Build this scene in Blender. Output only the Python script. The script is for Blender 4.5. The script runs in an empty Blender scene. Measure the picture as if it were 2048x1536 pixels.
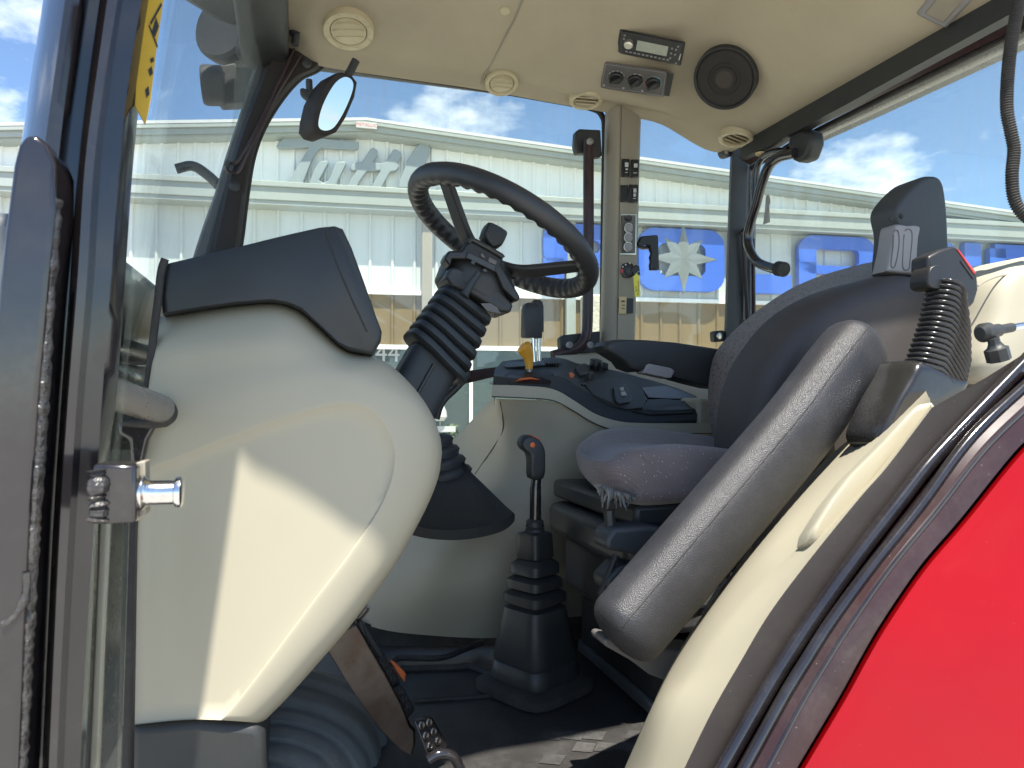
import bpy, bmesh, math, random
from mathutils import Vector as V, Matrix
random.seed(7)
rad = math.radians
sc = bpy.context.scene

# ------------------------------------------------------------------ camera
CZ = 1.9                                   # eye height over the lot
CAM = V((0, 0, CZ))
YAW, FPX = rad(17), 1422.0
PIT = math.atan(27 / FPX)
FW = V((math.sin(YAW) * math.cos(PIT), math.cos(YAW) * math.cos(PIT), math.sin(PIT)))
RT = V((math.cos(YAW), -math.sin(YAW), 0))
UP = RT.cross(FW)
cd = bpy.data.cameras.new('camera')
cam = bpy.data.objects.new('camera', cd)
sc.collection.objects.link(cam)
cam.matrix_world = Matrix((RT, UP, -FW)).transposed().to_4x4()
cam.location = CAM
cd.sensor_width = 36
cd.lens = 36 * FPX / 2048
cd.clip_start, cd.clip_end = 0.02, 3000
cd.dof.use_dof = True
cd.dof.focus_distance = 1.6
cd.dof.aperture_fstop = 14
sc.camera = cam

# ------------------------------------------------------------------ world, sun, exposure
SUN_L = V((0.03, 1.0, -2.5)).normalized()   # direction the light travels
SUN_EL = math.asin(-SUN_L.z)
w = bpy.data.worlds.new("World"); sc.world = w; w.use_nodes = True
nt = w.node_tree; N = nt.nodes; L = nt.links
bg = N['Background']; bg.inputs[1].default_value = 0.11
sky = N.new('ShaderNodeTexSky'); sky.sky_type = 'NISHITA'; sky.sun_disc = False
sky.sun_elevation = SUN_EL; sky.sun_rotation = math.pi + math.atan2(0.03, 1.0)
sky.air_density = 0.75; sky.dust_density = 0.1; sky.ozone_density = 2.2; sky.altitude = 50
tc = N.new('ShaderNodeTexCoord')
sep = N.new('ShaderNodeSeparateXYZ'); L.new(tc.outputs['Generated'], sep.inputs[0])
zz = N.new('ShaderNodeMath'); zz.operation = 'ADD'; zz.inputs[1].default_value = 0.22; L.new(sep.outputs[2], zz.inputs[0])
zm = N.new('ShaderNodeMath'); zm.operation = 'MAXIMUM'; zm.inputs[1].default_value = 0.08; L.new(zz.outputs[0], zm.inputs[0])
dv = N.new('ShaderNodeVectorMath'); dv.operation = 'SCALE'
inv = N.new('ShaderNodeMath'); inv.operation = 'DIVIDE'; inv.inputs[0].default_value = 1.0; L.new(zm.outputs[0], inv.inputs[1])
L.new(tc.outputs['Generated'], dv.inputs[0]); L.new(inv.outputs[0], dv.inputs['Scale'])
off = N.new('ShaderNodeVectorMath'); off.operation = 'ADD'; off.inputs[1].default_value = (6.1, -0.4, 1.4); L.new(dv.outputs[0], off.inputs[0])
cn = N.new('ShaderNodeTexNoise'); cn.inputs['Scale'].default_value = 1.9; cn.inputs['Detail'].default_value = 9; cn.inputs['Roughness'].default_value = 0.58
L.new(off.outputs[0], cn.inputs['Vector'])
cr = N.new('ShaderNodeValToRGB'); cr.color_ramp.elements[0].position = 0.545; cr.color_ramp.elements[1].position = 0.69
L.new(cn.outputs['Fac'], cr.inputs[0])
cn2 = N.new('ShaderNodeTexNoise'); cn2.inputs['Scale'].default_value = 4.5; cn2.inputs['Detail'].default_value = 5
L.new(off.outputs[0], cn2.inputs['Vector'])
cc = N.new('ShaderNodeMix'); cc.data_type = 'RGBA'; cc.inputs[6].default_value = (5.0, 5.6, 6.2, 1); cc.inputs[7].default_value = (8.2, 8.3, 8.3, 1)
L.new(cn2.outputs['Fac'], cc.inputs[0])
mx = N.new('ShaderNodeMix'); mx.data_type = 'RGBA'
tn = N.new('ShaderNodeMix'); tn.data_type = 'RGBA'; tn.blend_type = 'MULTIPLY'; tn.inputs[0].default_value = 1.0; tn.inputs[7].default_value = (.95, 1.0, 1.0, 1)
L.new(sky.outputs[0], tn.inputs[6])
L.new(cr.outputs[0], mx.inputs[0]); L.new(tn.outputs[2], mx.inputs[6]); L.new(cc.outputs[2], mx.inputs[7])
L.new(mx.outputs[2], bg.inputs[0])

sd = bpy.data.lights.new('sun', 'SUN'); sd.energy = 4.2; sd.angle = rad(0.7); sd.color = (1, .95, .86)
sun = bpy.data.objects.new('sun', sd); sc.collection.objects.link(sun)
sun.rotation_euler = SUN_L.to_track_quat('-Z', 'Y').to_euler(); sun.location = (0, -20, 40)
sc.view_settings.view_transform = 'Standard'; sc.view_settings.look = 'None'
sc.view_settings.gamma = 1.0; sc.view_settings.exposure = 1.35
sc.cycles.max_bounces = 14; sc.cycles.diffuse_bounces = 6; sc.cycles.glossy_bounces = 5
sc.cycles.transparent_max_bounces = 24; sc.cycles.caustics_reflective = False; sc.cycles.caustics_refractive = False

# ------------------------------------------------------------------ pixel <-> space helpers
def ray(px, py): return FW + RT * ((px - 1024) / FPX) + UP * ((768 - py) / FPX)
def pY(px, py, Y): d = ray(px, py); return CAM + d * (Y / d.y)
def pX(px, py, X): d = ray(px, py); return CAM + d * (X / d.x)
def pZ(px, py, z): d = ray(px, py); return CAM + d * ((z - CZ) / d.z)
def pD(px, py, t): return CAM + ray(px, py) * t
def PY(pts, Y): return [pY(x, y, Y) for x, y in pts]
def lerp(a, b, t): return a + (b - a) * t
def sst(t): t = max(0., min(1., t)); return t * t * (3 - 2 * t)
def cat(pts, n=6, closed=False):
    """Catmull-Rom through pts, n steps a span"""
    out = []; m = len(pts)
    for i in range(m if closed else m - 1):
        p1, p2 = pts[i], pts[(i + 1) % m]
        p0 = pts[i - 1] if (closed or i > 0) else p1 * 2 - p2
        p3 = pts[(i + 2) % m] if (closed or i + 2 < m) else p2 * 2 - p1
        for k in range(n):
            t = k / n
            out.append(.5 * ((2 * p1) + (p2 - p0) * t + (2 * p0 - 5 * p1 + 4 * p2 - p3) * t * t + (3 * p1 - p0 - 3 * p2 + p3) * t ** 3))
    if not closed: out.append(pts[-1].copy())
    return out
def resamp(pts, n, closed=False):
    q = pts + ([pts[0]] if closed else [])
    d = [0.]
    for a, b in zip(q, q[1:]): d.append(d[-1] + (b - a).length)
    out = []; m = n if closed else n - 1
    j = 0
    for i in range(n):
        s = d[-1] * i / m
        while j < len(q) - 2 and d[j + 1] < s: j += 1
        t = (s - d[j]) / max(1e-9, d[j + 1] - d[j]); out.append(q[j].lerp(q[j + 1], min(1, t)))
    return out

# ------------------------------------------------------------------ materials
MATS = {}
def mat(name, col, rough=.5, metal=0., spec=.5, coat=0., coat_r=.08, bump=None, var=None, dust=0., dcol=(.36, .33, .28), speck=None, weave=None, sheen=0., stain=None):
    m = bpy.data.materials.new(name); m.use_nodes = True; MATS[name] = m
    nt = m.node_tree; N = nt.nodes; L = nt.links; b = N['Principled BSDF']
    b.inputs['Roughness'].default_value = rough; b.inputs['Metallic'].default_value = metal
    b.inputs['Specular IOR Level'].default_value = spec; b.inputs['Coat Weight'].default_value = coat; b.inputs['Coat Roughness'].default_value = coat_r
    b.inputs['Sheen Weight'].default_value = sheen
    tc = N.new('ShaderNodeTexCoord'); O = tc.outputs['Object']
    rgb = N.new('ShaderNodeRGB'); rgb.outputs[0].default_value = (*col, 1); cur = rgb.outputs[0]
    def noise(scale, det=4, ro=.6):
        n = N.new('ShaderNodeTexNoise'); n.inputs['Scale'].default_value = scale; n.inputs['Detail'].default_value = det; n.inputs['Roughness'].default_value = ro
        L.new(O, n.inputs['Vector']); return n.outputs['Fac']
    def mixc(fac, a, bcol, mode='MIX', f=None):
        x = N.new('ShaderNodeMix'); x.data_type = 'RGBA'; x.blend_type = mode
        L.new(fac, x.inputs[0]); L.new(a, x.inputs[6])
        if isinstance(bcol, tuple): x.inputs[7].default_value = (*bcol, 1)
        else: L.new(bcol, x.inputs[7])
        return x.outputs[2]
    def ramp(fac, a, b_, v0=0., v1=1.):
        r = N.new('ShaderNodeMapRange'); r.inputs[1].default_value = a; r.inputs[2].default_value = b_; r.inputs[3].default_value = v0; r.inputs[4].default_value = v1
        L.new(fac, r.inputs[0]); return r.outputs[0]
    if var:
        f = ramp(noise(var[0], 5), .3, .7)
        cur = mixc(f, cur, tuple(c * (1 - var[1]) for c in col))
    if stain:
        f = ramp(noise(stain[0], 6, .7), stain[1], stain[1] + .12, 0, stain[2])
        cur = mixc(f, cur, stain[3])
    if speck:
        v = N.new('ShaderNodeTexVoronoi'); v.inputs['Scale'].default_value = speck[0]; L.new(O, v.inputs['Vector'])
        f = ramp(v.outputs['Distance'], speck[1], speck[1] * .4)
        g = ramp(noise(speck[0] * .35, 1), .52, .6)
        mlt = N.new('ShaderNodeMath'); mlt.operation = 'MULTIPLY'; L.new(f, mlt.inputs[0]); L.new(g, mlt.inputs[1])
        cur = mixc(f if len(speck) > 3 else mlt.outputs[0], cur, speck[2])
    if weave:
        wv = N.new('ShaderNodeTexWave'); wv.wave_type = 'BANDS'; wv.bands_direction = 'DIAGONAL'; wv.inputs['Scale'].default_value = weave[0]; wv.inputs['Distortion'].default_value = .6
        L.new(O, wv.inputs['Vector'])
        f = ramp(wv.outputs['Fac'], .2, .8, 0, weave[1])
        cur = mixc(f, cur, tuple(c * .35 for c in col))
    if dust:
        f1 = ramp(noise(9, 7, .72), .45, .75); f2 = noise(160, 2)
        mlt = N.new('ShaderNodeMath'); mlt.operation = 'MULTIPLY'; L.new(f1, mlt.inputs[0]); L.new(f2, mlt.inputs[1])
        f3 = ramp(mlt.outputs[0], 0, .6, dust * .15, dust)
        cur = mixc(f3, cur, dcol)
        rr = N.new('ShaderNodeMapRange'); rr.inputs[3].default_value = rough; rr.inputs[4].default_value = min(1, rough + .5)
        L.new(f3, rr.inputs[0]); L.new(rr.outputs[0], b.inputs['Roughness'])
    L.new(cur, b.inputs['Base Color'])
    if bump:
        bp = N.new('ShaderNodeBump'); bp.inputs['Strength'].default_value = bump[1]; bp.inputs['Distance'].default_value = bump[2] if len(bump) > 2 else .001
        if len(bump) > 3:
            v = N.new('ShaderNodeTexVoronoi'); v.inputs['Scale'].default_value = bump[0]; L.new(O, v.inputs['Vector']); L.new(v.outputs['Distance'], bp.inputs['Height'])
        else: L.new(noise(bump[0], 3), bp.inputs['Height'])
        L.new(bp.outputs[0], b.inputs['Normal'])
    return m
mat('beige', (.43, .395, .295), .52, stain=(14, .66, .12, (.26, .23, .17)), bump=(900, .12, .0006), var=(3, .05), dust=.12)
mat('headlining', (.46, .405, .295), .85, spec=.2, bump=(700, .35, .001), var=(5, .12), stain=(6, .60, .25, (.36, .30, .20)))
mat('beige_vent', (.56, .49, .32), .5, bump=(500, .1, .0006), var=(30, .1))
mat('taupe', (.30, .27, .21), .55, bump=(800, .12, .0006), var=(4, .08))
mat('black', (.028, .031, .032), .48, bump=(1100, .15, .0005), var=(6, .3), dust=.05)
mat('black_soft', (.034, .039, .042), .55, bump=(1000, .12, .0005), var=(3, .12))
mat('charcoal', (.045, .05, .055), .5, bump=(900, .1, .0005), var=(8, .2), dust=.05)
mat('gloss_black', (.013, .011, .014), .15, coat=.6, bump=(45, .10, .002), var=(8, .3), dust=.07)
mat('gloss_trim', (.040, .017, .019), .32, spec=.3, speck=(150, .10, (.22, .2, .18)), coat=.14, bump=(60, .08, .001), var=(6, .4), dust=.10)  # glossy bands' red reflection mixed into the maroon base colour
mat('rubber', (.018, .017, .017), .7, bump=(300, .2, .001), dust=.15)
mat('rubber_matte', (.024, .019, .017), .6, spec=.3, speck=(120, .08, (.18, .16, .14)), bump=(300, .15, .0008), dust=.04)
mat('weld', (.03, .028, .03), .35, coat=.3, bump=(70, .9, .008), var=(60, .5), dust=.2)
mat('pedal_steel', (.10, .085, .075), .34, .9, bump=(60, .2, .001), var=(9, .6), stain=(20, .5, .8, (.06, .04, .03)))
mat('rim_rubber', (.026, .027, .028), .46, bump=(900, .2, .0006), dust=.05)
mat('sleeve', (.012, .012, .013), .26, coat=.3, dust=.06)
mat('rust', (.05, .028, .018), .8, bump=(120, .8, .004), var=(50, .7))
mat('chrome', (.75, .75, .74), .18, 1., bump=(120, .15, .001), var=(60, .25))
mat('steel', (.30, .28, .26), .32, 1., bump=(60, .2, .001), var=(14, .5), stain=(20, .55, .7, (.16, .10, .06)))
mat('grey_tube', (.22, .205, .19), .25, .3, coat=.3, var=(8, .1), dust=.2)
mat('fabric', (.22, .178, .168), .95, spec=.15, speck=(125, .17, (.5, .48, .5), 1), weave=(95, .22), bump=(700, .5, .0015), sheen=.3, var=(9, .2))
mat('fabric_dark', (.18, .148, .138), .95, spec=.15, speck=(105, .42, (.02, .018, .018), 1), bump=(700, .5, .0015), sheen=.2)
mat('leather', (.022, .022, .026), .42, bump=(650, .45, .0012, 1), var=(7, .25), dust=.10, dcol=(.25, .25, .27))
mat('leather_soft', (.056, .048, .045), .55, bump=(650, .4, .001, 1), var=(6, .2), dust=.08, dcol=(.2, .2, .22))
mat('grey_plastic', (.27, .26, .26), .5, bump=(700, .1, .0005))
mat('panel_grey', (.12, .115, .11), .5, var=(20, .1))
mat('dark_face', (.016, .016, .017), .4, var=(40, .3))
mat('lcd', (.42, .45, .38), .3, var=(60, .15))
mat('silver', (.62, .60, .52), .3, .8)
mat('speaker_grille', (.030, .027, .024), .8, bump=(900, .5, .002, 1))
mat('speaker_cone', (.050, .040, .034), .7)
mat('white_mark', (.5, .5, .49), .6)
mat('red_mark', (.55, .05, .05), .5)
mat('teal_mark', (.12, .30, .34), .5)
mat('orange', (.72, .16, .04), .45)
mat('amber', (.75, .36, .03), .42, bump=(300, .1, .0005), var=(20, .15))
mat('yellow', (.55, .35, .025), .5, var=(15, .12))
mat('tag_yellow', (.85, .76, .08), .5)
mat('kraft', (.66, .52, .28), .6, var=(20, .1))
mat('ink', (.02, .02, .02), .6)
mat('red_paint', (.30, .0016, .004), .32, spec=.2, coat=.22, coat_r=.06, bump=(25, .05, .002), var=(1.6, .22), speck=(70, .05, (.42, .05, .05)))
mat('tape_white', (.6, .62, .6), .7, bump=(120, .8, .003), var=(30, .4))
mat('lining', (.22, .215, .20), .8, bump=(200, .8, .003), var=(60, .5))
mat('mat_rubber', (.030, .028, .027), .55, bump=(60, .3, .002), var=(12, .4), dust=.28, dcol=(.2, .19, .18))
mat('mat_print', (.05, .049, .048), .7, bump=(200, .4, .001), var=(60, .6), dust=.35, dcol=(.22, .21, .2))
mat('tread_rubber', (.10, .115, .12), .6, bump=(90, .3, .002), var=(12, .25), dust=.25)
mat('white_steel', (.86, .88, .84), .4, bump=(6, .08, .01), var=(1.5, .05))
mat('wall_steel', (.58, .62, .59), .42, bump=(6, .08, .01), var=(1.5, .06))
mat('trim_grey', (.33, .365, .335), .4, var=(2, .06))
mat('sign_grey', (.26, .31, .32), .45, var=(3, .06))
mat('blue_sign', (.045, .13, .52), .35, var=(3, .06))
mat('star_shaded_wall', (.17, .19, .18), .4, var=(6, .1))  # wall in the cut-out; canopy shade put into this darker grey
mat('brown_steel', (.20, .14, .06), .45, bump=(6, .06, .01), var=(2, .1))
mat('shop_glass', (.05, .085, .09), .08, spec=.6, var=(.8, .5))
mat('dark_frame', (.03, .03, .03), .4)
mat('stone', (.62, .58, .46), .8, bump=(25, .8, .02), var=(7, .35))
mat('concrete', (.50, .475, .43), .9, bump=(12, .3, .01), var=(.7, .2), stain=(.5, .58, .4, (.2, .19, .18)))
mat('pavement', (.48, .46, .43), .9, bump=(12, .3, .01), var=(.9, .15))
mat('bark', (.10, .07, .05), .9, bump=(40, .8, .01))
mat('leaf', (.06, .11, .035), .6, var=(9, .55))
mat('roof_steel', (.55, .57, .55), .4, var=(1, .08))
mat('hood_grey', (.075, .088, .10), .35, coat=.3, var=(4, .1), dust=.25)
mat('mirror', (.42, .45, .46), .02, 1.)

def glass_mat(name, tint, veil, refl=1.0):
    m = bpy.data.materials.new(name); m.use_nodes = True; MATS[name] = m
    nt = m.node_tree; N = nt.nodes; L = nt.links; N.remove(N['Principled BSDF'])
    tr = N.new('ShaderNodeBsdfTransparent'); tr.inputs[0].default_value = (*tint, 1)
    gl = N.new('ShaderNodeBsdfGlossy'); gl.inputs['Roughness'].default_value = .01
    fr = N.new('ShaderNodeFresnel'); ge = N.new('ShaderNodeNewGeometry'); io = N.new('ShaderNodeMapRange')
    io.inputs[3].default_value = 1.45; io.inputs[4].default_value = 1 / 1.45; L.new(ge.outputs['Backfacing'], io.inputs[0]); L.new(io.outputs[0], fr.inputs[0])
    df = N.new('ShaderNodeBsdfDiffuse'); df.inputs[0].default_value = (.75, .78, .74, 1)
    tl = N.new('ShaderNodeBsdfTranslucent'); tl.inputs[0].default_value = (.75, .78, .74, 1)
    ad = N.new('ShaderNodeMixShader'); ad.inputs[0].default_value = .5; L.new(df.outputs[0], ad.inputs[1]); L.new(tl.outputs[0], ad.inputs[2])
    tc = N.new('ShaderNodeTexCoord'); mp = N.new('ShaderNodeMapping'); mp.inputs['Scale'].default_value = (26, 26, 1.6); L.new(tc.outputs['Object'], mp.inputs[0])
    n1 = N.new('ShaderNodeTexNoise'); n1.inputs['Scale'].default_value = 1.6; n1.inputs['Detail'].default_value = 5; L.new(mp.outputs[0], n1.inputs['Vector'])
    n2 = N.new('ShaderNodeTexNoise'); n2.inputs['Scale'].default_value = 2.2; n2.inputs['Detail'].default_value = 3; L.new(tc.outputs['Object'], n2.inputs['Vector'])
    mm = N.new('ShaderNodeMath'); mm.operation = 'MULTIPLY'; L.new(n1.outputs['Fac'], mm.inputs[0]); L.new(n2.outputs['Fac'], mm.inputs[1])
    mr = N.new('ShaderNodeMapRange'); mr.inputs[1].default_value = .12; mr.inputs[2].default_value = .45; mr.inputs[3].default_value = veil * .25; mr.inputs[4].default_value = veil; L.new(mm.outputs[0], mr.inputs[0])
    a = N.new('ShaderNodeMixShader'); L.new(mr.outputs[0], a.inputs[0]); L.new(tr.outputs[0], a.inputs[1]); L.new(ad.outputs[0], a.inputs[2])
    k = N.new('ShaderNodeMath'); k.operation = 'MULTIPLY'; k.inputs[1].default_value = refl; L.new(fr.outputs[0], k.inputs[0])
    b = N.new('ShaderNodeMixShader'); L.new(k.outputs[0], b.inputs[0]); L.new(a.outputs[0], b.inputs[1]); L.new(gl.outputs[0], b.inputs[2])
    L.new(b.outputs[0], N['Material Output'].inputs[0])
glass_mat('glass', (.945, .975, .935), .10)
glass_mat('glass_windshield', (.94, .97, .955), .08, .25)

# ------------------------------------------------------------------ mesh building
ORG = {}
def empty(name, loc, parent=None, **props):
    o = bpy.data.objects.new(name, None); sc.collection.objects.link(o); o.empty_display_size = .05
    loc = V(loc); ORG[o.name] = loc
    if parent: o.parent = parent; o.location = loc - ORG[parent.name]
    else: o.location = loc
    for k, v in props.items(): o[k] = v
    return o
class MB:
    def __init__(s): s.v = []; s.f = []; s.m = []; s.mats = []; s.cur = 0
    def use(s, name):
        if name not in s.mats: s.mats.append(name)
        s.cur = s.mats.index(name); return s
    def add(s, vs, fs):
        o = len(s.v); s.v += [V(x) for x in vs]
        for f in fs: s.f.append([i + o for i in f]); s.m.append(s.cur)
        return s
    def grid(s, rows, cu=False, cv=False, cap=False):
        n = len(rows[0]); m = len(rows); vs = [p for r in rows for p in r]; fs = []
        for i in range(m if cu else m - 1):
            for j in range(n if cv else n - 1):
                a, b = i, (i + 1) % m; c, d = j, (j + 1) % n
                fs.append([a * n + c, a * n + d, b * n + d, b * n + c])
        if cap: fs += [list(range(n)), list(range((m - 1) * n, m * n))]
        return s.add(vs, fs)
    def tube(s, path, r, n=10, cap=True, ref=None, flat=1.):
        rows = []; m = len(path); prev = None
        for i, p in enumerate(path):
            t = (path[min(i + 1, m - 1)] - path[max(i - 1, 0)]).normalized()
            if prev is None:
                a = ref or (V((0, 0, 1)) if abs(t.z) < .9 else V((0, 1, 0)))
            else: a = prev
            a = (a - t * a.dot(t)).normalized(); prev = a; b = t.cross(a)
            rr = r(i / (m - 1)) if callable(r) else (r[i] if isinstance(r, (list, tuple)) else r)
            rows.append([p + (a * math.cos(2 * math.pi * k / n) + b * flat * math.sin(2 * math.pi * k / n)) * rr for k in range(n)])
        return s.grid(rows, cv=True, cap=cap)
    def prism(s, poly, vec):
        n = len(poly); vec = V(vec)
        return s.add(list(poly) + [p + vec for p in poly], [list(range(n)), list(range(n, 2 * n))] + [[i, (i + 1) % n, (i + 1) % n + n, i + n] for i in range(n)])
    def box(s, c, a, b, d):
        c, a, b, d = V(c), V(a), V(b), V(d)
        return s.prism([c - a - b - d, c + a - b - d, c + a + b - d, c - a + b - d], d * 2)
    def bx(s, x0, x1, y0, y1, z0, z1):
        return s.box(((x0 + x1) / 2, (y0 + y1) / 2, (z0 + z1) / 2), ((x1 - x0) / 2, 0, 0), (0, (y1 - y0) / 2, 0), (0, 0, (z1 - z0) / 2))
    def lathe(s, c, ax, prof, n=24, sq=0., ref=None, cap=True, rx=1., ry=1.):
        """prof: (radius, height along ax). sq>0 squares the section"""
        c = V(c); ax = V(ax).normalized(); a = V(ref) if ref else (V((0, 0, 1)) if abs(ax.z) < .9 else V((1, 0, 0)))
        a = (a - ax * a.dot(ax)).normalized(); b = ax.cross(a); rows = []
        for r, h in prof:
            row = []
            for k in range(n):
                t = 2 * math.pi * k / n; x, y = math.cos(t), math.sin(t)
                q = 1.
                if sq: q = (abs(x) ** sq + abs(y) ** sq) ** (-1 / sq)
                row.append(c + ax * h + (a * x * rx + b * y * ry) * r * q)
            rows.append(row)
        return s.grid(rows, cv=True, cap=cap)
    def puff(s, poly, back, bulge, rings=5, ex=2.2, edge=.86):
        """poly: flat outline; bulges towards -back, extruded by vector back. Rounded front edge"""
        back = V(back); nrm = -back.normalized(); c = sum(poly, V()) / len(poly); rows = []
        for k in range(rings + 1):
            t = k / rings; sc_ = 1 - (1 - edge) * t; h = bulge * (1 - (1 - t) ** ex) ** (1 / ex)
            rows.append([c + (p - c) * sc_ + nrm * h for p in poly])
        for k in range(1, 4): rows.append([c + (p - c) * edge * (1 - k / 4.) + nrm * bulge * (1 + .04 * k) for p in poly])
        o = len(s.v); n = len(poly)
        s.grid(rows, cv=True); m = len(rows)
        s.f.append([o + (m - 1) * n + i for i in range(n)]); s.m.append(s.cur)
        s.grid([[p for p in poly], [p + back for p in poly]], cv=True)
        s.add([p + back for p in poly], [list(range(n))]); return s
    def build(s, name, material=None, parent=None, bevel=0, bseg=2, sub=0, sharp=38, solid=0, flat=False, weld=True, **props):
        if material and material not in s.mats and not s.mats: s.mats = [material]
        me = bpy.data.meshes.new(name); c = sum(s.v, V()) / len(s.v)
        bm = bmesh.new(); vs = [bm.verts.new(p - c) for p in s.v]
        for f, mi in zip(s.f, s.m):
            q = []; [q.append(i) for i in f if i not in q]
            if len(q) < 3: continue
            try: fc = bm.faces.new([vs[i] for i in q]); fc.material_index = mi; fc.smooth = not flat
            except ValueError: pass
        if weld: bmesh.ops.remove_doubles(bm, verts=bm.verts, dist=1e-5)
        bmesh.ops.recalc_face_normals(bm, faces=bm.faces)
        bm.to_mesh(me); bm.free()
        if not flat: me.set_sharp_from_angle(angle=rad(sharp))
        for n_ in s.mats: me.materials.append(MATS[n_])
        o = bpy.data.objects.new(name, me); sc.collection.objects.link(o); ORG[o.name] = c
        if parent: o.parent = parent; o.location = c - ORG[parent.name]
        else: o.location = c
        if solid: md = o.modifiers.new('solid', 'SOLIDIFY'); md.thickness = solid; md.offset = 0
        if bevel:
            md = o.modifiers.new('bevel', 'BEVEL'); md.width = bevel; md.segments = bseg; md.limit_method = 'ANGLE'; md.angle_limit = rad(35); md.harden_normals = False
        if sub: md = o.modifiers.new('sub', 'SUBSURF'); md.levels = md.render_levels = sub
        for k, v in props.items(): o[k] = v
        return o
def text_into(mb, s, c, xdir, ydir, size, depth=.0005, align='CENTER'):
    """flat lettering as mesh triangles"""
    cu = bpy.data.curves.new('t', 'FONT'); cu.body = s; cu.size = size; cu.align_x = align; cu.align_y = 'CENTER'; cu.resolution_u = 3
    o = bpy.data.objects.new('t', cu); sc.collection.objects.link(o)
    dg = bpy.context.evaluated_depsgraph_get(); me = bpy.data.meshes.new_from_object(o.evaluated_get(dg))
    xdir = V(xdir).normalized(); ydir = V(ydir).normalized(); n = xdir.cross(ydir)
    mb.add([V(c) + xdir * v.co.x + ydir * v.co.y + n * depth for v in me.vertices], [list(p.vertices) for p in me.polygons])
    bpy.data.objects.remove(o); bpy.data.curves.remove(cu); bpy.data.meshes.remove(me)

# ================================================================== the lot
def ground():
    mb = MB(); mb.add([(-400, -400, 0), (400, -400, 0), (400, 600, 0), (-400, 600, 0)], [[0, 1, 2, 3]])
    mb.build('ground', 'concrete', kind='structure')
ground()

# ================================================================== the steel building
FH = V((math.sin(YAW), math.cos(YAW), 0)); A11 = rad(11)
DS = (RT * math.cos(A11) + FH * math.sin(A11)).normalized()
NS = (RT * math.sin(A11) - FH * math.cos(A11)).normalized()      # towards the camera
G0 = CAM + FH * 10.0; G0.z = 0
def sz(px, py, off=0.):
    d = ray(px, py); t = (G0 + NS * off - CAM).dot(NS) / d.dot(NS); p = CAM + d * t
    return (p - G0).dot(DS), p.z
def Q(s, z, off=0.): p = G0 + DS * s + NS * off; p.z = z; return p
def ln(p, q, off=0.):
    (s0, z0), (s1, z1) = sz(*p, off), sz(*q, off)
    return lambda s: z0 + (z1 - z0) * (s - s0) / (s1 - s0)
bl = empty('metal_building', Q(0, 0), label='long pale grey steel building with a low gable, brown lower wall and shop windows', category='building')
SL, SR = sz(-900, 600)[0], sz(2750, 600)[0]
PK = sz(732, 245, .3)[0]
roofR = ln((740, 243), (2048, 430), .3); roofL = ln((0, 253), (732, 242), .3)
rtop = lambda s: roofR(s) if s > PK else roofL(s)
FD = .145                     # fascia depth
cT = ln((500, 361), (1200, 399), .27); cB = ln((500, 403), (1450, 452), .27)
wb = ln((730, 583), (1450, 603)); wz = (wb(-2) + wb(3)) / 2
shop_top = sz(800, 690)[1]
cTz = (cT(-2) + cT(3)) / 2; cBz = cTz - .30
def corrugated(name, matn, s0, s1, zb, zt, pitch, parent, off=0., rib=.035, depth=.03):
    mb = MB(); s = s0; rows = [[], []]
    prof = []
    while s < s1:
        prof += [(s, 0), (s + pitch - rib * 1.7, 0), (s + pitch - rib * 1.2, depth), (s + pitch - rib * .5, depth)]
        mid = s + pitch * .45
        s += pitch
    rb, rt = [], []
    for a, d in prof:
        rb.append(Q(a, zb(a), off + d)); rt.append(Q(a, zt(a), off + d))
    mb.grid([rb, rt]); return mb.build(name, matn, parent, sharp=20)
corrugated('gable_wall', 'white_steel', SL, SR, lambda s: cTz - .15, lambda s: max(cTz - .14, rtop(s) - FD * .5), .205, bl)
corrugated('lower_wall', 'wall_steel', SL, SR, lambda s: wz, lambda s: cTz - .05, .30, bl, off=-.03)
corrugated('wainscot', 'brown_steel', SL, SR, lambda s: shop_top, lambda s: wz - .02, .30, bl, off=-.035)
# roof fascia in three steps
mb = MB()
for a, b, o0, o1 in ((0, .30, .0, .30), (.30, .78, .0, .26), (.78, 1., .0, .22)):
    for s0, s1, f in ((SL, PK, roofL), (PK, SR, roofR)):
        pr = [Q(s0, f(s0) - FD * a, o1), Q(s1, f(s1) - FD * a, o1), Q(s1, f(s1) - FD * b + .003, o1), Q(s0, f(s0) - FD * b + .003, o1)]
        mb.prism(pr, -NS * (o1 + .02))
mb.build('roof_fascia', 'trim_grey', bl, sharp=20)
mb = MB()
for s0, s1, f in ((SL, PK, roofL), (PK, SR, roofR)):
    mb.prism([Q(s0, f(s0) + .01, .3), Q(s1, f(s1) + .01, .3), Q(s1, f(s1) + .05, .3), Q(s0, f(s0) + .05, .3)], -NS * 18)
mb.build('roof', 'roof_steel', bl)
mb = MB()
for z0, z1, o in ((cTz - .07, cTz, .30), (cBz + .06, cTz - .067, .27), (cBz, cBz + .063, .25)):
    mb.prism([Q(SL, z0, o), Q(SR, z0, o), Q(SR, z1, o), Q(SL, z1, o)], -NS * (o + .05))
mb.build('eave_canopy', 'trim_grey', bl, bevel=.008)
mb = MB(); mb.prism([Q(SL, wz - .035, .04), Q(SR, wz - .035, .04), Q(SR, wz + .02, .04), Q(SL, wz + .02, .04)], -NS * .07)
mb.prism([Q(SL, shop_top - .06, .04), Q(SR, shop_top - .06, .04), Q(SR, shop_top, .04), Q(SL, shop_top, .04)], -NS * .08)
mb.build('wall_trim', 'white_steel', bl)
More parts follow.
